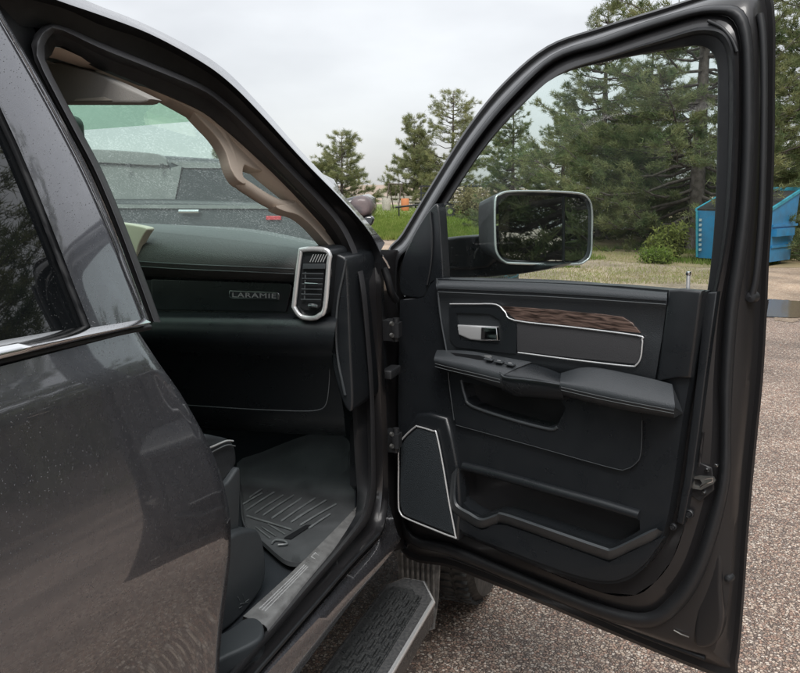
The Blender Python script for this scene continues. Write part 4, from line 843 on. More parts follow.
# speaker
sh = [(398, 449), (402, 436), (416, 414), (428, 413), (446, 418), (452, 440), (458, 470), (460, 506), (457, 541), (430, 531), (402, 518), (397, 507)]
pad('speaker_housing', dl(sh, 0.036), DN, 0.03, 0.010, M['plastic'], door)
sg = [(401, 446), (407, 437), (417, 428.5), (426, 430), (435, 434), (440, 460), (446, 494), (453, 534), (430, 525), (407, 516), (402, 511), (400, 503)]
pad('speaker_grille', dl(sg, 0.0415), DN, 0.004, 0.001, M['grille'], door)
sr = cr([(399, 446), (405, 436), (415, 427), (418, 426.5), (433, 431), (436.5, 434), (443, 466), (449, 502), (455, 534), (453.5, 537), (430, 528), (406, 518), (400.5, 513), (398.5, 504), (398.5, 470)], 4, True)
tube('speaker_ring', [D(p.x, p.y, 0.042) for p in sr], 0.0026, M['satin'], door, 8, closed=True)
# shut face hardware
pad('latch_plate', dl([(690, 470), (697, 462), (712, 468), (714, 490), (700, 502), (691, 496)], -0.018), DN, 0.006, 0.002, M['paint_door'], door)
la = holed('latch', dl([(691, 477), (700, 476), (713, 477), (715, 481), (713, 484), (701, 490), (690, 488)], -0.012), [dl([(694, 479), (700, 479.5), (702, 483), (699, 487), (694, 485)], -0.012)], DN, 0.012, M['steel'], door, th=0.006)
tube('latch_claw', [D(a, b, -0.006) for a, b in ((700, 487), (706, 483.5), (712.5, 481.5), (713, 478), (705, 479))], 0.0016, M['chrome'], door, 6)
for a, b in ((707, 470), (716, 465.5), (703.5, 493)):
    v_, f_ = lathe_vf([(0.0004, 0.004), (0.0035, 0.004), (0.005, 0.001), (0.005, -0.004)], D(a, b, -0.014), DN, 12); mk('latch_screw', v_, f_, M['chrome'], door)
for a, b, r_ in ((689, 514, 0.010), (673, 527, 0.008), (707, 319, 0.008)):
    v_, f_ = lathe_vf([(0.0004, 0.003), (r_ * 0.5, 0.003), (r_ * 0.55, 0.0), (r_ * 0.8, 0.002), (r_, 0.0), (r_, -0.006)], D(a, b, -0.008 if a > 680 else 0.0), DN, 14); mk('trim_screw', v_, f_, M['rubber2'], door)
tube('shut_face_bead', [D(p.x, p.y, -0.020) for p in cr([(703, 432), (701, 450), (699, 466)], 4)], 0.0035, M['paint_door'], door, 6)
# screw strip along the rear of the trim
pad('edge_strip', dl([(705, 293), (717, 292), (711, 335), (705, 380), (699, 430), (692, 480), (683, 525), (676, 522), (684, 478), (690, 430), (696, 380), (701, 335)], 0.002), DN, 0.02, 0.003, M['plastic'], door)
# drain embossing in the lower rear corner and the hem ridge
em = cr([(703, 556), (714, 546), (721, 556), (721, 590), (722, 622), (716, 642), (704, 648), (694, 642), (696, 610), (699, 580)], 3, True)
pad('corner_emboss', [D(p.x, p.y, -0.050) for p in em], DN, 0.03, 0.012, M['paint_door'], door, seg=4)
tube('drain_slot', [D(a, b, -0.045) for a, b in ((674, 630), (681, 634), (689, 637))], 0.0018, M['steel'], door, 6)
v_, f_ = lathe_vf([(0.001, 0.012), (0.007, 0.010), (0.010, 0.0), (0.010, -0.01)], D(729, 578, -0.07), DN, 16); mk('rubber_bumper', v_, f_, M['rubber2'], door)
v_, f_ = lathe_vf([(0.001, 0.012), (0.010, 0.010), (0.013, 0.0), (0.013, -0.01)], D(752, 297, -0.065), DN, 16); mk('rubber_bumper', v_, f_, M['rubber2'], door)
tube('lower_hem_seal', [D(p.x, p.y, -0.085) for p in cr([(404, 541), (470, 564), (560, 600), (640, 634), (705, 658)], 6)], 0.006, M['rubber2'], door, 8)
# exterior mirror on its arm
MW = -0.23
mo = cr([(494, 201), (499, 194), (510, 191), (545, 191), (578, 193), (588, 198), (592, 210), (592, 235), (591, 254), (585, 262), (572, 265), (515, 264), (503, 262), (496, 254), (494, 240)], 4, True)
Mc = D(545, 228, MW); MN = V3((0.72, -0.69, 0.03)).normalized()
def MP(px, py, w=0.0): return onplane(px, py, MN, Mc + MN * w)
mh = [MP(p.x, p.y, 0.0) for p in mo]
bk1 = [MP(545 + (p.x - 545) * 1.0 - 2, 228 + (p.y - 228) * 1.0, -0.03) for p in mo]; bk2 = [Mc + (q - Mc) * 0.82 - MN * 0.12 for q in mh]; bk3 = [Mc + (q - Mc) * 0.4 - MN * 0.15 for q in mh]
loft('mirror_housing', [[Mc + (q - Mc) * 0.93 - MN * 0.006 for q in mh], [Mc + (q - Mc) * 0.985 + MN * 0.001 for q in mh], mh, bk1, bk2, bk3], M['plastic2'], door, closed=True, ang=60)
tube('mirror_rim', [Mc + (q - Mc) * 0.985 + MN * 0.002 for q in mh], 0.0032, M['satin'], door, 8, closed=True)
g1_ = [(498.5, 203), (502, 198), (510, 195.5), (540, 195.5), (562.5, 196.5), (562.5, 261), (540, 261), (512, 260), (503, 257), (499, 250)]
g2_ = [(565, 197), (578, 198), (585, 202), (588, 211), (588, 236), (586.5, 252), (582, 259), (572, 261), (565, 261)]
mk('mirror_glass', [MP(a, b, -0.002) for a, b in g1_], [tuple(range(len(g1_)))], M['mirror'], door, smooth=False)
mk('wide_angle_glass', [onplane(a, b, V3((0.68, -0.73, -0.035)), MP(577, 230, -0.001)) for a, b in g2_], [tuple(range(len(g2_)))], M['mirror'], door, smooth=False)
mk('mirror_divider', *tube_vf([MP(563.7, 196, 0.0), MP(563.7, 262, 0.0)], 0.0022, 6), M['rubber'], door)
arm = [(441, 238), (460, 236), (478, 235), (480, 228), (492, 226), (498, 236), (498, 258), (486, 268), (470, 270), (441, 270)]
pad('mirror_arm', [D(a, b, -0.19) for a, b in arm], DN, 0.10, 0.012, M['plastic'], door)
ar2 = [(441, 266), (480, 262), (520, 263), (558, 265), (548, 269), (520, 274), (488, 277), (441, 278)]
pad('mirror_foot', [D(a, b, -0.20) for a, b in ar2], DN, 0.08, 0.010, M['plastic'], door)
# ================================================================== trees
def pine_mesh(seed, h, rad, dens=1.0, base=0.08, droop=0.15, open_=0.0, nl=0.16, nw=0.022, pw=0.75):
    rng = np.random.RandomState(seed); wood = []; tuft = []
    tp = [V3((0.05 * h * 0.1 * math.sin(3 * t + seed), 0.05 * h * 0.1 * math.cos(2 * t + seed), h * t)) for t in np.linspace(0, 0.98, 12)]
    r0 = 0.020 * h + 0.03
    wood.append(tube_vf(tp, [r0 * (1 - 0.93 * i / 11) for i in range(12)], 8))
    z = base * h
    while z < h * 0.97:
        f = z / h; prof = (1 - f) ** pw * (0.78 + 0.22 * min(1, f / 0.2)) * rad
        for k in range(rng.randint(4, 7)):
            if rng.rand() < open_: continue
            az = rng.rand() * 6.283; L = max(0.25, prof * rng.uniform(0.5, 1.2)); tip = rng.uniform(0.0, 0.30) + 0.45 * f
            dirh = V3((math.cos(az), math.sin(az), 0)); pts = []; nseg = 6
            i0 = min(11, int(f * 11)); st = V3((tp[i0].x, tp[i0].y, z))
            for s in range(nseg + 1):
                t = s / nseg; pts.append(st + dirh * (L * t) + V3((0, 0, L * (-droop * math.sin(t * 2.4) * (1 - f) + tip * t * t))) + V3(rng.normal(0, 0.02 * L, 3)) * (1 if s else 0))
            wood.append(tube_vf(pts, [max(0.006, r0 * 0.26 * (1 - f * 0.6) * (1 - 0.85 * s / nseg)) for s in range(nseg + 1)], 5, caps=False))
            nsub = int(max(4, L * 8.0 * dens))
            for q in range(nsub):
                t = rng.uniform(0.22, 1.0) ** 0.8; u = t * nseg; j = min(nseg - 1, int(u)); p = pts[j].lerp(pts[j + 1], u - j)
                sd = V3((-dirh.y, dirh.x, 0)) * (1 if rng.rand() < 0.5 else -1)
                sl_ = rng.uniform(0.18, 0.55) * L * (1.1 - 0.75 * t) + 0.12; d2 = (dirh * rng.uniform(0.3, 0.9) + sd * rng.uniform(0.4, 1.0) + V3((0, 0, rng.uniform(-0.15, 0.5)))).normalized()
                e = p + d2 * sl_
                if sl_ > 0.30: wood.append(tube_vf([p, p.lerp(e, 0.5) + V3((0, 0, -0.02)), e], [0.010, 0.007, 0.004], 3, caps=False))
                nt_ = max(2, int(sl_ / 0.10 * dens))
                for w_ in range(nt_):
                    tt = rng.uniform(0.25, 1.0); c = p.lerp(e, tt); tuft.append((c.x, c.y, c.z, d2.x, d2.y, d2.z + 0.35))
            tuft.append((pts[-1].x, pts[-1].y, pts[-1].z, dirh.x, dirh.y, 0.5))
        z += rng.uniform(0.18, 0.34) * (0.6 + 0.05 * h)
    T = np.array(tuft); n = len(T); k = 13
    c = np.repeat(T[:, :3], k, 0); d = np.repeat(T[:, 3:], k, 0); d /= np.linalg.norm(d, axis=1)[:, None]
    nd = d * 0.75 + rng.normal(0, 0.55, d.shape); nd /= np.linalg.norm(nd, axis=1)[:, None]
    ln = nl * rng.uniform(0.6, 1.15, (len(c), 1)); c = c + rng.normal(0, 0.035, c.shape)
    sd = np.cross(nd, rng.normal(0, 1, nd.shape)); sd /= np.linalg.norm(sd, axis=1)[:, None] + 1e-9
    V = np.empty((len(c), 3, 3)); V[:, 0] = c - sd * nw / 2; V[:, 1] = c + sd * nw / 2; V[:, 2] = c + nd * ln
    return merge(wood), V.reshape(-1, 3)
def tri_mesh(name, V, mat):
    me = bpy.data.meshes.new(name); nf = len(V) // 3
    me.vertices.add(len(V)); me.vertices.foreach_set('co', V.astype(np.float32).ravel())
    me.loops.add(len(V)); me.loops.foreach_set('vertex_index', np.arange(len(V), dtype=np.int32))
    me.polygons.add(nf); me.polygons.foreach_set('loop_start', np.arange(0, len(V), 3, dtype=np.int32))
    me.update(calc_edges=True); me.materials.append(mat); return me
VAR = {}
def variant(key, mat, **kw):
    (wv, wf), nv = pine_mesh(**kw)
    wm = bpy.data.meshes.new('trunk'); wm.from_pydata([tuple(p) for p in wv], [], wf); wm.shade_smooth(); wm.materials.append(M['bark'])
    VAR[key] = (wm, tri_mesh('crown', nv, mat))
variant('big', M['needles'], seed=3, h=10.0, rad=4.3, dens=0.95, base=0.03, droop=0.2, open_=0.2, nl=0.18, nw=0.019)
variant('big2', M['needles'], seed=11, h=8.6, rad=3.6, dens=0.95, base=0.025, droop=0.22, open_=0.16, nl=0.18, nw=0.019)
variant('small', M['needles2'], seed=5, h=5.2, rad=2.3, pw=0.55, dens=1.05, base=0.05, droop=0.02, nl=0.22, nw=0.018)
variant('open', M['needles2'], seed=9, h=6.6, rad=3.0, pw=0.55, dens=0.75, base=0.08, droop=0.05, open_=0.2, nl=0.22, nw=0.018)
def tree(key, px, depth, label, s=1.0, rz=0.0, name='pine_tree', pos=None, group='pines around the yard'):
    g = pos if pos is not None else ground(px, depth)
    t = empty(name, (g.x, g.y, 0.0), label, 'tree', group)
    for nm, me in zip(('trunk', 'crown'), VAR[key]):
        o = bpy.data.objects.new(nm, me); col.objects.link(o); o.parent = t
    t.rotation_euler = (0, 0, rz); t.scale = (s, s, s); return t
tree('big', 697, 21.0, 'tall dark pine whose thick trunk shows in the upper right of the door window', 1.0, 0.4)
tree('big2', 602, 26.0, 'broad pine filling the middle of the door window above the mirror', 0.86, 2.1)
tree('big2', 512, 33.0, 'lower pine in the left part of the door window behind the mirror', 0.60, 4.0)
tree('big2', 562, 38.0, 'pine standing furthest back, just above the mirror', 0.70, 5.2)
tree('big2', 645, 28.0, 'dark pine filling the gap between the thick trunk and the middle pine', 0.85, 0.2)
tree('big', 812, 25.0, 'pine at the right edge of the picture above the blue dumpster', 0.98, 3.3)
tree('big2', 900, 22.0, 'pine just beyond the right edge, its boughs reaching over the dumpster', 1.0, 1.0)
tree('small', 342, 45.0, 'lone bushy young pine on the left, above the windshield pillar', 0.93, 0.7)
tree('small', 414, 68.0, 'thin open pine against the sky, left of the door frame', 1.0, 4.4).scale = (1.15, 1.15, 1.5)
tree('open', 452, 66.0, 'taller rounded pine cut by the sloping front edge of the door frame', 1.45, 3.8)
tree('small', 232, 60.0, 'tiny pine tip seen through the windshield beside the grab handle', 1.0, 2.0)
# the row of pines on the right-hand side of the yard, seen mirrored in the rear window and the door mirror
PLAB = ('pine nearest the front of the truck in the row mirrored in the rear window', 'broad pine second from the front in the mirrored right-hand row', 'pine in the middle of the mirrored right-hand row', 'pine second from the back in the row mirrored in the door mirror', 'rearmost pine of the mirrored right-hand row')
for i, (x, y, k, s, r_) in enumerate(((13.5, 14.0, 'big', 1.55, 0.3), (12.5, 8.0, 'big2', 1.7, 1.7), (12.5, 2.0, 'big', 1.5, 2.6), (13.0, -4.5, 'big2', 1.5, 4.1), (12.0, -10.5, 'big', 1.2, 5.5))):
    tree(k, 0, 0, PLAB[i], s, r_, pos=V3((x, y, 0)), group='pines mirrored in the glass')
# ------------------------------------------------------------------ bushes, grass, driftwood
def bush(name, px, depth, w_, h_, n, label, mat, ls=0.05, grp=None):
    g = ground(px, depth); b = empty(name, (g.x, g.y, 0), label, 'bush', grp); rng = np.random.RandomState(int(px)); st = []; C = []
    for k in range(26):
        a = rng.rand() * 6.28; l = rng.uniform(0.4, 1.0); tip = V3((math.cos(a) * w_ * rng.rand() ** 0.5 * 0.9, math.sin(a) * w_ * rng.rand() ** 0.5 * 0.9, h_ * l))
        st.append(tube_vf([g + V3((tip.x * 0.15, tip.y * 0.15, 0)), g + tip * 0.5 + V3((0, 0, 0.1 * h_)), g + tip], [0.012, 0.008, 0.004], 4, caps=False))
        for q in range(n // 26):
            t = rng.uniform(0.25, 1.0); c = g + tip * t + V3(rng.normal(0, 0.10 * w_ + 0.03, 3)); C.append((c.x, c.y, max(0.03, c.z)))
    c = np.array(C) - np.array([g.x, g.y, 0]); d = rng.normal(0, 1, c.shape); d /= np.linalg.norm(d, axis=1)[:, None]; s_ = np.cross(d, rng.normal(0, 1, d.shape)); s_ /= np.linalg.norm(s_, axis=1)[:, None]
    V = np.empty((len(c), 3, 3)); V[:, 0] = c - s_ * ls * 0.4; V[:, 1] = c + s_ * ls * 0.4; V[:, 2] = c + d * ls * 1.3
    mk('stems', *merge(st), M['twig'], b)
    o = bpy.data.objects.new('foliage', tri_mesh('foliage', V.reshape(-1, 3), mat)); col.objects.link(o); o.parent = b
    return b
bush('leafy_bush', 668, 18.2, 0.55, 0.80, 3200, 'yellow-green leafy bush below the big pine, beside the dumpster', M['leaves'], 0.07)
bush('low_shrub', 656, 17.5, 0.32, 0.36, 1300, 'small green shrub at the foot of the yellow-green bush', M['blades'], 0.05)
bush('low_shrub', 668, 17.3, 0.26, 0.30, 900, 'tiny green shrub nearest the lock pin, right of its neighbour', M['blades'], 0.05)
bush('dry_bush', 475, 45.0, 1.6, 1.7, 3000, 'tan brushy thicket behind the flatbed trailer', leaf_mat('dry_brush', (0.20, 0.17, 0.09), (0.32, 0.28, 0.16), 0.3), 0.12)
def blades(name, pts, hgt, label, mat, wd=0.03):
    rng = np.random.RandomState(2); c = np.array(pts); n = len(c); a = rng.rand(n) * 6.28; s_ = np.stack([np.cos(a), np.sin(a), 0 * a], 1) * wd / 2
    V = np.empty((n, 3, 3)); V[:, 0] = c - s_; V[:, 1] = c + s_; V[:, 2] = c + np.stack([rng.normal(0, 0.3, n) * hgt, rng.normal(0, 0.3, n) * hgt, hgt * rng.uniform(0.5, 1.2, n)], 1)
    o = bpy.data.objects.new(name, tri_mesh(name, V.reshape(-1, 3), mat)); col.objects.link(o); o['kind'] = 'stuff'; o['label'] = label; o['category'] = 'grass'; return o
rng = np.random.RandomState(4); gpts = []
while len(gpts) < 26000:
    px_, py_ = rng.uniform(340, 510), 206 + 34 * rng.rand() ** 0.6
    if px_ > 480 and py_ > 206 + (510 - px_) * 1.1: continue
    p = PZ(px_, py_, 0.012); gpts.append((p.x, p.y, 0.012))
blades('lawn_grass', gpts, 0.16, 'fresh green grass between the yard and the trailer', M['blades'], 0.05)
gpts = []
while len(gpts) < 5000:
    px_, py_ = rng.uniform(500, 820), rng.uniform(248, 268); p = PZ(px_, py_, 0.008)
    if math.sin(p.x * 1.7) + math.sin(p.y * 2.3 + 1) > 0.5: gpts.append((p.x, p.y, 0.008))
blades('verge_grass', gpts, 0.12, 'sparse weeds along the dirt verge under the pines', M['blades'], 0.02)
gpts = []
while len(gpts) < 9000:
    px_, py_ = rng.uniform(470, 730), rng.uniform(252, 284); p = PZ(px_, py_, 0.006)
    if math.sin(p.x * 0.9 + 2) + math.sin(p.y * 1.3) + rng.normal(0, 0.5) > 0.1: gpts.append((p.x, p.y, 0.006))
blades('dry_grass', gpts, 0.05, 'thin straw-coloured grass on the tan gravel yard', leaf_mat('straw', (0.36, 0.31, 0.16), (0.30, 0.33, 0.12), 0.3), 0.012)
# loose chippings on the pavement
rng = np.random.RandomState(8); PV, PF = [], []
ic = [(0, 0, 1), (0.9, 0, 0.25), (0.25, 0.85, 0.2), (-0.75, 0.5, 0.25), (-0.7, -0.55, 0.2), (0.3, -0.85, 0.25)]
while len(PV) < 6 * 9000:
    px_, py_ = rng.uniform(330, 830), rng.uniform(332, 690) ; p = PZ(px_, py_, 0.0)
    if p.x < -0.55 and p.y < 2.4: continue
    s = rng.uniform(0.003, 0.0075) * (0.6 + 0.10 * p.y); a = rng.rand() * 6.28; k = len(PV)
    for x, y, z in ic:
        xx = (x * math.cos(a) - y * math.sin(a)) * s * rng.uniform(0.8, 1.2); yy = (x * math.sin(a) + y * math.cos(a)) * s * rng.uniform(0.8, 1.2); PV.append((p.x + xx, p.y + yy, z * s * 0.7))
    for i in range(5): PF.append((k, k + 1 + i, k + 1 + (i + 1) % 5))
def pebble_mat():
    m = pm('loose_chippings', (0.35, 0.28, 0.23), 0.6); t = m.node_tree; L = t.links.new
    g = N(t, 'ShaderNodeNewGeometry'); r = N(t, 'ShaderNodeValToRGB'); r.color_ramp.interpolation = 'CONSTANT'; e = r.color_ramp.elements
    for i, c in enumerate(STONES[:8]):
        el = e[i] if i < 2 else e.new(i / 8); el.position = i / 8; el.color = (*c, 1)
    L(g.outputs['Random Per Island'], r.inputs[0]); L(r.outputs[0], t.nodes['Principled BSDF'].inputs['Base Color']); return m
me = bpy.data.meshes.new('loose_gravel'); me.from_pydata(PV, [], PF); me.materials.append(pebble_mat()); me.shade_smooth()
o = bpy.data.objects.new('loose_gravel', me); col.objects.link(o); o['kind'] = 'stuff'; o['label'] = 'loose brown and grey chippings on the pavement'; o['category'] = 'gravel'
# driftwood under the big pine
g = ground(572, 21.5); lg = []
for k in range(7):
    a = rng.uniform(-1.2, 1.6); l = rng.uniform(0.5, 1.1); b = g + V3((rng.uniform(-0.3, 0.3), rng.uniform(-0.2, 0.2), 0.05))
    lg.append(tube_vf([b, b + V3((math.sin(a) * l * 0.5, 0, l * 0.45)), b + V3((math.sin(a) * l, 0.1, l * 0.6))], [0.06, 0.04, 0.015], 6))
tag(mk('dead_branches', *merge(lg), M['twig']), 'bleached dead branches heaped under the middle pine', 'branches')

# ------------------------------------------------------------------ blue dumpster
dc = ground(748, 17.6); dm = empty('dumpster', (dc.x, dc.y, 0), 'blue steel dumpster with a sloping black lid half hidden by the door frame', 'dumpster')
right = V3((math.cos(YAW), math.sin(YAW), 0)); fwd = V3((-math.sin(YAW), math.cos(YAW), 0))
th_ = R(-48); du = right * math.cos(th_) + fwd * math.sin(th_); dw = -right * math.sin(th_) + fwd * math.cos(th_)
def dq(a, b, z): return dc + du * a + dw * b + V3((0, 0, z))
hw = 0.80; tb = 0.30
sec = [(-0.55, 0.10), (0.55, 0.10), (0.80, 1.58), (-0.70, 1.16)]            # (depth, height) of the side profile
vs = [dq(-hw, b, z) for b, z in sec] + [dq(hw, b, z) for b, z in sec]
mk('body', vs, [(0, 1, 2, 3), (4, 7, 6, 5), (0, 4, 5, 1), (1, 5, 6, 2), (0, 3, 7, 4)], M['blue'], dm, smooth=False)
for sx in (-1, 1):
    mk('lid', *merge([box_vf((dq(sx * hw / 2, -0.71, 1.175) + dq(sx * hw / 2, 0.70, 1.575)) / 2, (hw - 0.03, 1.46, 0.04), (du, (dw * 1.41 + V3((0, 0, 0.40))).normalized(), (V3((0, 0, 1.41)) - dw * 0.40).normalized()))]), M['lid'], dm, smooth=False)
    mk('lift_pocket', *merge([box_vf(dq(sx * (hw + 0.05), 0, 0.72), (0.10, 0.9, 0.16), (du, dw, V3((0, 0, 1))))]), M['blue'], dm, smooth=False)
    mk('side_rail', *merge([box_vf((dq(sx * hw, -0.70, 1.17) + dq(sx * hw, 0.80, 1.60)) / 2, (0.05, 1.58, 0.06), (du, (dw * 1.5 + V3((0, 0, 0.42))).normalized(), V3((0, 0, 1))))]), M['teal'], dm, smooth=False)
for a in (-hw * 0.97, -0.27, 0.27, hw * 0.97):
    mk('stiffener', *merge([tube_vf([dq(a, -0.58, 0.12), dq(a, -0.72, 1.14)], 0.03, 5)]), M['teal'], dm)
for z in (0.42, 0.86): mk('side_rib', *merge([box_vf(dq(hw + 0.012, 0.08 + 0.08 * z, z), (0.03, 1.05 + 0.22 * z, 0.05), (du, dw, V3((0, 0, 1))))]), M['blue'], dm, smooth=False)
mk('back_panel', *merge([box_vf(dq(0, 0.80, 1.60), (2 * hw + 0.06, 0.05, 0.14), (du, dw, V3((0, 0, 1))))]), M['teal'], dm, smooth=False)
for k in range(7):
    z = 0.95 - 0.11 * k; b = -0.57 - 0.12 * (z - 0.1) / 1.06 * 1.0
    mk('stencil_mark', *merge([box_vf(dq(-hw + 0.10, b - 0.012, z), (0.06, 0.012, 0.06), (du, dw, V3((0, 0, 1))))]), M['stencil'], dm, smooth=False)
for sx in (-1, 1):
    for b in (-0.4, 0.4): mk('skid', *merge([box_vf(dq(sx * 0.6, b, 0.05), (0.10, 0.14, 0.10), (du, dw, V3((0, 0, 1))))]), M['lid'], dm, smooth=False)
# tan tank trailer behind the dumpster
tg = ground(830, 27.0); tk = empty('tank_trailer', (tg.x, tg.y, 0), 'tan tank standing behind the dumpster at the right edge', 'tank')
v_, f_ = lathe_vf([(0.01, -1.9), (0.35, -1.85), (0.62, -1.6), (0.68, -1.3), (0.68, 1.3), (0.62, 1.6), (0.35, 1.85), (0.01, 1.9)], tg + V3((0, 0, 1.05)), right, 28); mk('tank_shell', v_, f_, M['tan'], tk)
for a in (-1.0, 1.0): mk('cradle', *merge([box_vf(tg + right * a + V3((0, 0, 0.24)), (0.12, 0.9, 0.48), (right, fwd, V3((0, 0, 1))))]), M['rust'], tk, smooth=False)
for a in (-1.1, 0, 1.1):
    v_, f_ = lathe_vf([(0.685, -0.03), (0.70, -0.03), (0.70, 0.03), (0.685, 0.03)], tg + right * a + V3((0, 0, 1.05)), right, 28); mk('tank_band', v_, f_, M['rust'], tk)

# ------------------------------------------------------------------ flatbed trailer, swing set, fence, field things
fg = ground(465, 46.0); ft = empty('flatbed_trailer', (fg.x, fg.y, 0), 'dark flatbed trailer on the grass seen through the door window', 'trailer')
A3 = (right, fwd, V3((0, 0, 1)))
mk('deck', *merge([box_vf(fg + V3((0, 0, 0.78)), (5.2, 1.8, 0.16), A3)]), M['trailer'], ft, smooth=False)
mk('deck_edge', *merge([box_vf(fg - fwd * 0.92 + V3((0, 0, 0.88)), (5.2, 0.04, 0.07), A3)]), M['fence'], ft, smooth=False)
mk('side_rail', *merge([box_vf(fg + fwd * 0.85 + V3((0, 0, 1.75)), (5.2, 0.05, 0.08), A3), box_vf(fg + fwd * 0.85 + V3((0, 0, 1.35)), (5.2, 0.05, 0.08), A3)]), M['trailer'], ft, smooth=False)
for a in (-2.5, -1.3, 0, 1.3, 2.5): mk('stake', *merge([box_vf(fg + right * a + fwd * 0.85 + V3((0, 0, 1.3)), (0.07, 0.06, 0.95), A3)]), M['trailer'], ft, smooth=False)
for a in (-0.9, 0.1):
    v_, f_ = lathe_vf([(0.16, -0.1), (0.32, -0.1), (0.34, -0.05), (0.34, 0.05), (0.32, 0.1), (0.16, 0.1)], fg + right * a - fwd * 0.9 + V3((0, 0, 0.34)), fwd, 24); mk('wheel', v_, f_, M['tyre'], ft)
mk('drawbar', *merge([tube_vf([fg - right * 2.6 + V3((0, 0, 0.7)), fg - right * 4.0 + V3((0, 0, 0.55))], 0.06, 6), tube_vf([fg - right * 3.8 + V3((0, 0, 0.55)), fg - right * 3.8], 0.04, 6)]), M['trailer'], ft)
sgp = ground(397, 62.0); ss = empty('swing_frame', (sgp.x, sgp.y, 0), 'small dark metal swing frame on the grass behind the truck', 'swing frame')
hh = 1.95
for k, a in enumerate((-0.62, 0.35)):
    for s_, dx in ((-0.5, -0.25), (0.5, 0.35)): tube('leg', [sgp + right * (a + dx) + fwd * s_, sgp + right * a + V3((0, 0, hh))], 0.045, M['rust'], ss, 6)
tube('top_bar', [sgp - right * 0.75 + V3((0, 0, hh)), sgp + right * 0.5 + V3((0, 0, hh))], 0.05, M['rust'], ss, 6)
tube('swing_rope', [sgp - right * 0.1 + V3((0, 0, hh)), sgp - right * 0.1 + V3((0, 0, 0.8))], 0.02, M['rust'], ss, 5)
fp = ground(376, 66.0); fe = empty('board_fence', (fp.x, fp.y, 0), 'low weathered board fence in front of the field', 'fence')
for z in (0.55, 0.9): mk('rail', *merge([box_vf(fp + right * 1.2 + V3((0, 0, z)), (6.5, 0.05, 0.18), A3)]), M['fence'], fe, smooth=False)
for k in range(6): mk('post', *merge([box_vf(fp + right * (-2 + 1.28 * k) + fwd * 0.08 + V3((0, 0, 0.6)), (0.14, 0.1, 1.2), A3)]), M['fence'], fe, smooth=False)
for k, (px_, dd) in enumerate(((405, 58), (386.5, 58))):
    q = ground(px_, dd); ob = mk('barrel', *lathe_vf([(0.01, 0.9), (0.28, 0.9), (0.30, 0.86), (0.29, 0.45), (0.30, 0.04), (0.28, 0.0)], q, (0, 0, 1), 18), M['orange'] if k == 0 else M['fence'])
    tag(ob, ('faded orange barrel right of the swing frame', 'pale grey barrel at the left foot of the swing frame')[k], 'barrel')
# far low ridge
rd = []
for k in range(41):
    a = -1.5 + 3.0 * k / 40; rd.append(V3((math.sin(a) * 900, math.cos(a) * 900, 0)))
hm = [3 + 4 * math.sin(k * 0.7) ** 2 + 3 * math.sin(k * 0.23) for k in range(41)]
rows = [[p + V3((0, 0, -1)) for p in rd], [V3((p.x * 1.03, p.y * 1.03, 0.6 * h_)) for p, h_ in zip(rd, hm)], [V3((p.x * 1.08, p.y * 1.08, h_)) for p, h_ in zip(rd, hm)], [V3((p.x * 1.3, p.y * 1.3, -1)) for p in rd]]
loft('hills', rows, M['field'], None, kind='structure')

# ------------------------------------------------------------------ vehicle parked beyond the hood
SD = 7.4
def SP(px, py, dd=SD): return AT(px, py, dd)
vg = ground(230, SD); suv = empty('parked_vehicle', (vg.x, vg.y, 0), 'dark rain-covered vehicle parked beyond the hood, seen through the wet windshield', 'vehicle')
nv_ = -fwd
body = [(40, 199), (170, 199), (330, 203), (352, 197), (362, 195), (370, 200), (372, 214), (366, 228), (362, 250), (358, 330), (40, 330)]
bp_ = [SP(a, b) for a, b in body]
pad('body', bp_, nv_, 1.7, 0.05, M['suv'], suv)
pad('shoulder', [SP(a, b, SD - 0.03) for a, b in ((60, 204), (330, 206), (330, 209), (60, 208))], nv_, 0.03, 0.0, M['suvpale'], suv)
pad('cab', [SP(a, b, SD + 0.08) for a, b in ((78, 200), (86, 152), (98, 150), (155, 155), (240, 160), (300, 167), (322, 178), (334, 202))], nv_, 1.4, 0.08, M['suv'], suv)
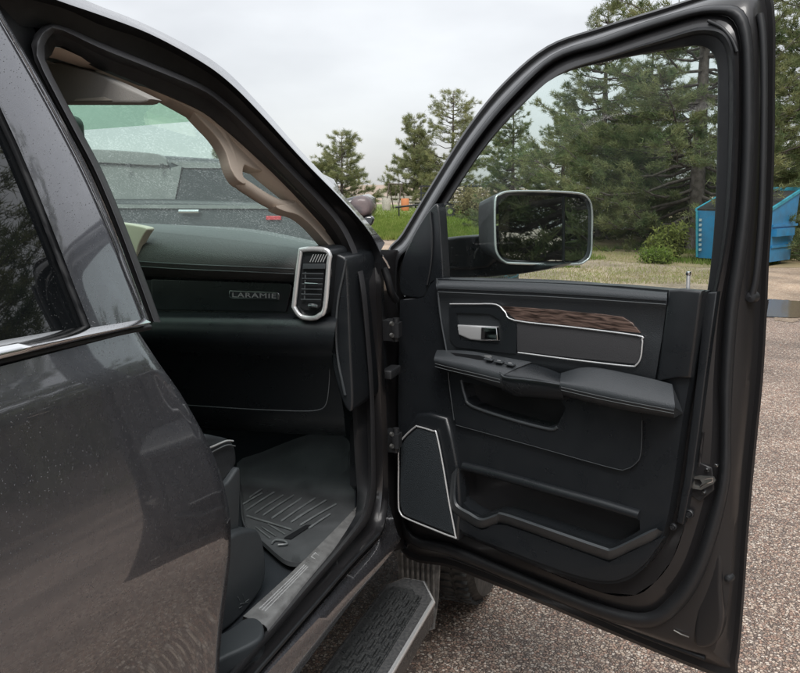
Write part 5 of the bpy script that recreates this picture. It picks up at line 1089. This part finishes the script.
pad('side_window', [SP(a, b, SD + 0.07) for a, b in ((88, 164), (166, 166), (171, 171), (166, 203), (88, 203))], nv_, 0.02, 0.0, M['suvpale'], suv, label='window with a bright grey reflection in its colour')  # pale colour stands in for the bright reflection on this pane
pad('visor_band', [SP(p.x, p.y, SD + 0.04) for p in cr([(86, 152), (98, 149.5), (150, 153), (164, 157), (167, 163), (163, 166), (120, 164), (88, 161)], 4, True)], nv_, 0.05, 0.01, M['suvpale'], suv)
for a in (92, 129, 162): mk('hinge', *merge([box_vf(SP(a, 165.5, SD + 0.0), (0.03, 0.04, 0.03), A3)]), M['suv'], suv, smooth=False)
pad('door_pillar', [SP(a, b, SD + 0.05) for a, b in ((171, 168), (182, 165), (174, 204), (166, 204))], nv_, 0.03, 0.0, M['suvpale'], suv)
pad('rear_window', [SP(a, b, SD + 0.05) for a, b in ((184, 170), (288, 173), (312, 184), (322, 201), (176, 201))], nv_, 0.02, 0.0, M['suvglass'], suv)
pad('roof_strip', [SP(a, b, SD + 0.05) for a, b in ((170, 162), (290, 165), (300, 169), (184, 168))], nv_, 0.03, 0.0, M['suvpale'], suv)
tube('door_handle', [SP(179, 211.5, SD - 0.06), SP(199, 211.5, SD - 0.06)], 0.02, M['chrome'], suv, 8)
pad('marker_light', [SP(a, b, SD - 0.04) for a, b in ((266, 216), (281, 216), (281, 220), (266, 220))], nv_, 0.04, 0.005, M['red'], suv)
nose = [SP(p.x, p.y, SD - 0.10) for p in cr([(352, 199), (360, 196), (368, 198), (372, 205), (371, 213), (364, 217), (356, 214), (350, 207)], 4, True)]
pad('fender_nose', nose, nv_, 0.5, 0.06, M['mauve'], suv, seg=4)
pad('lamp', [SP(p.x, p.y, SD - 0.12) for p in cr([(364, 218), (370, 216), (374, 219), (372, 225), (366, 226)], 4, True)], nv_, 0.2, 0.02, M['suvglass'], suv)
for a in (110, 330):
    q = ground(a, SD); v_, f_ = lathe_vf([(0.2, -0.12), (0.36, -0.12), (0.38, -0.06), (0.38, 0.06), (0.36, 0.12), (0.2, 0.12)], q + V3((0, 0, 0.38)), fwd, 30); mk('wheel', v_, f_, M['tyre'], suv)
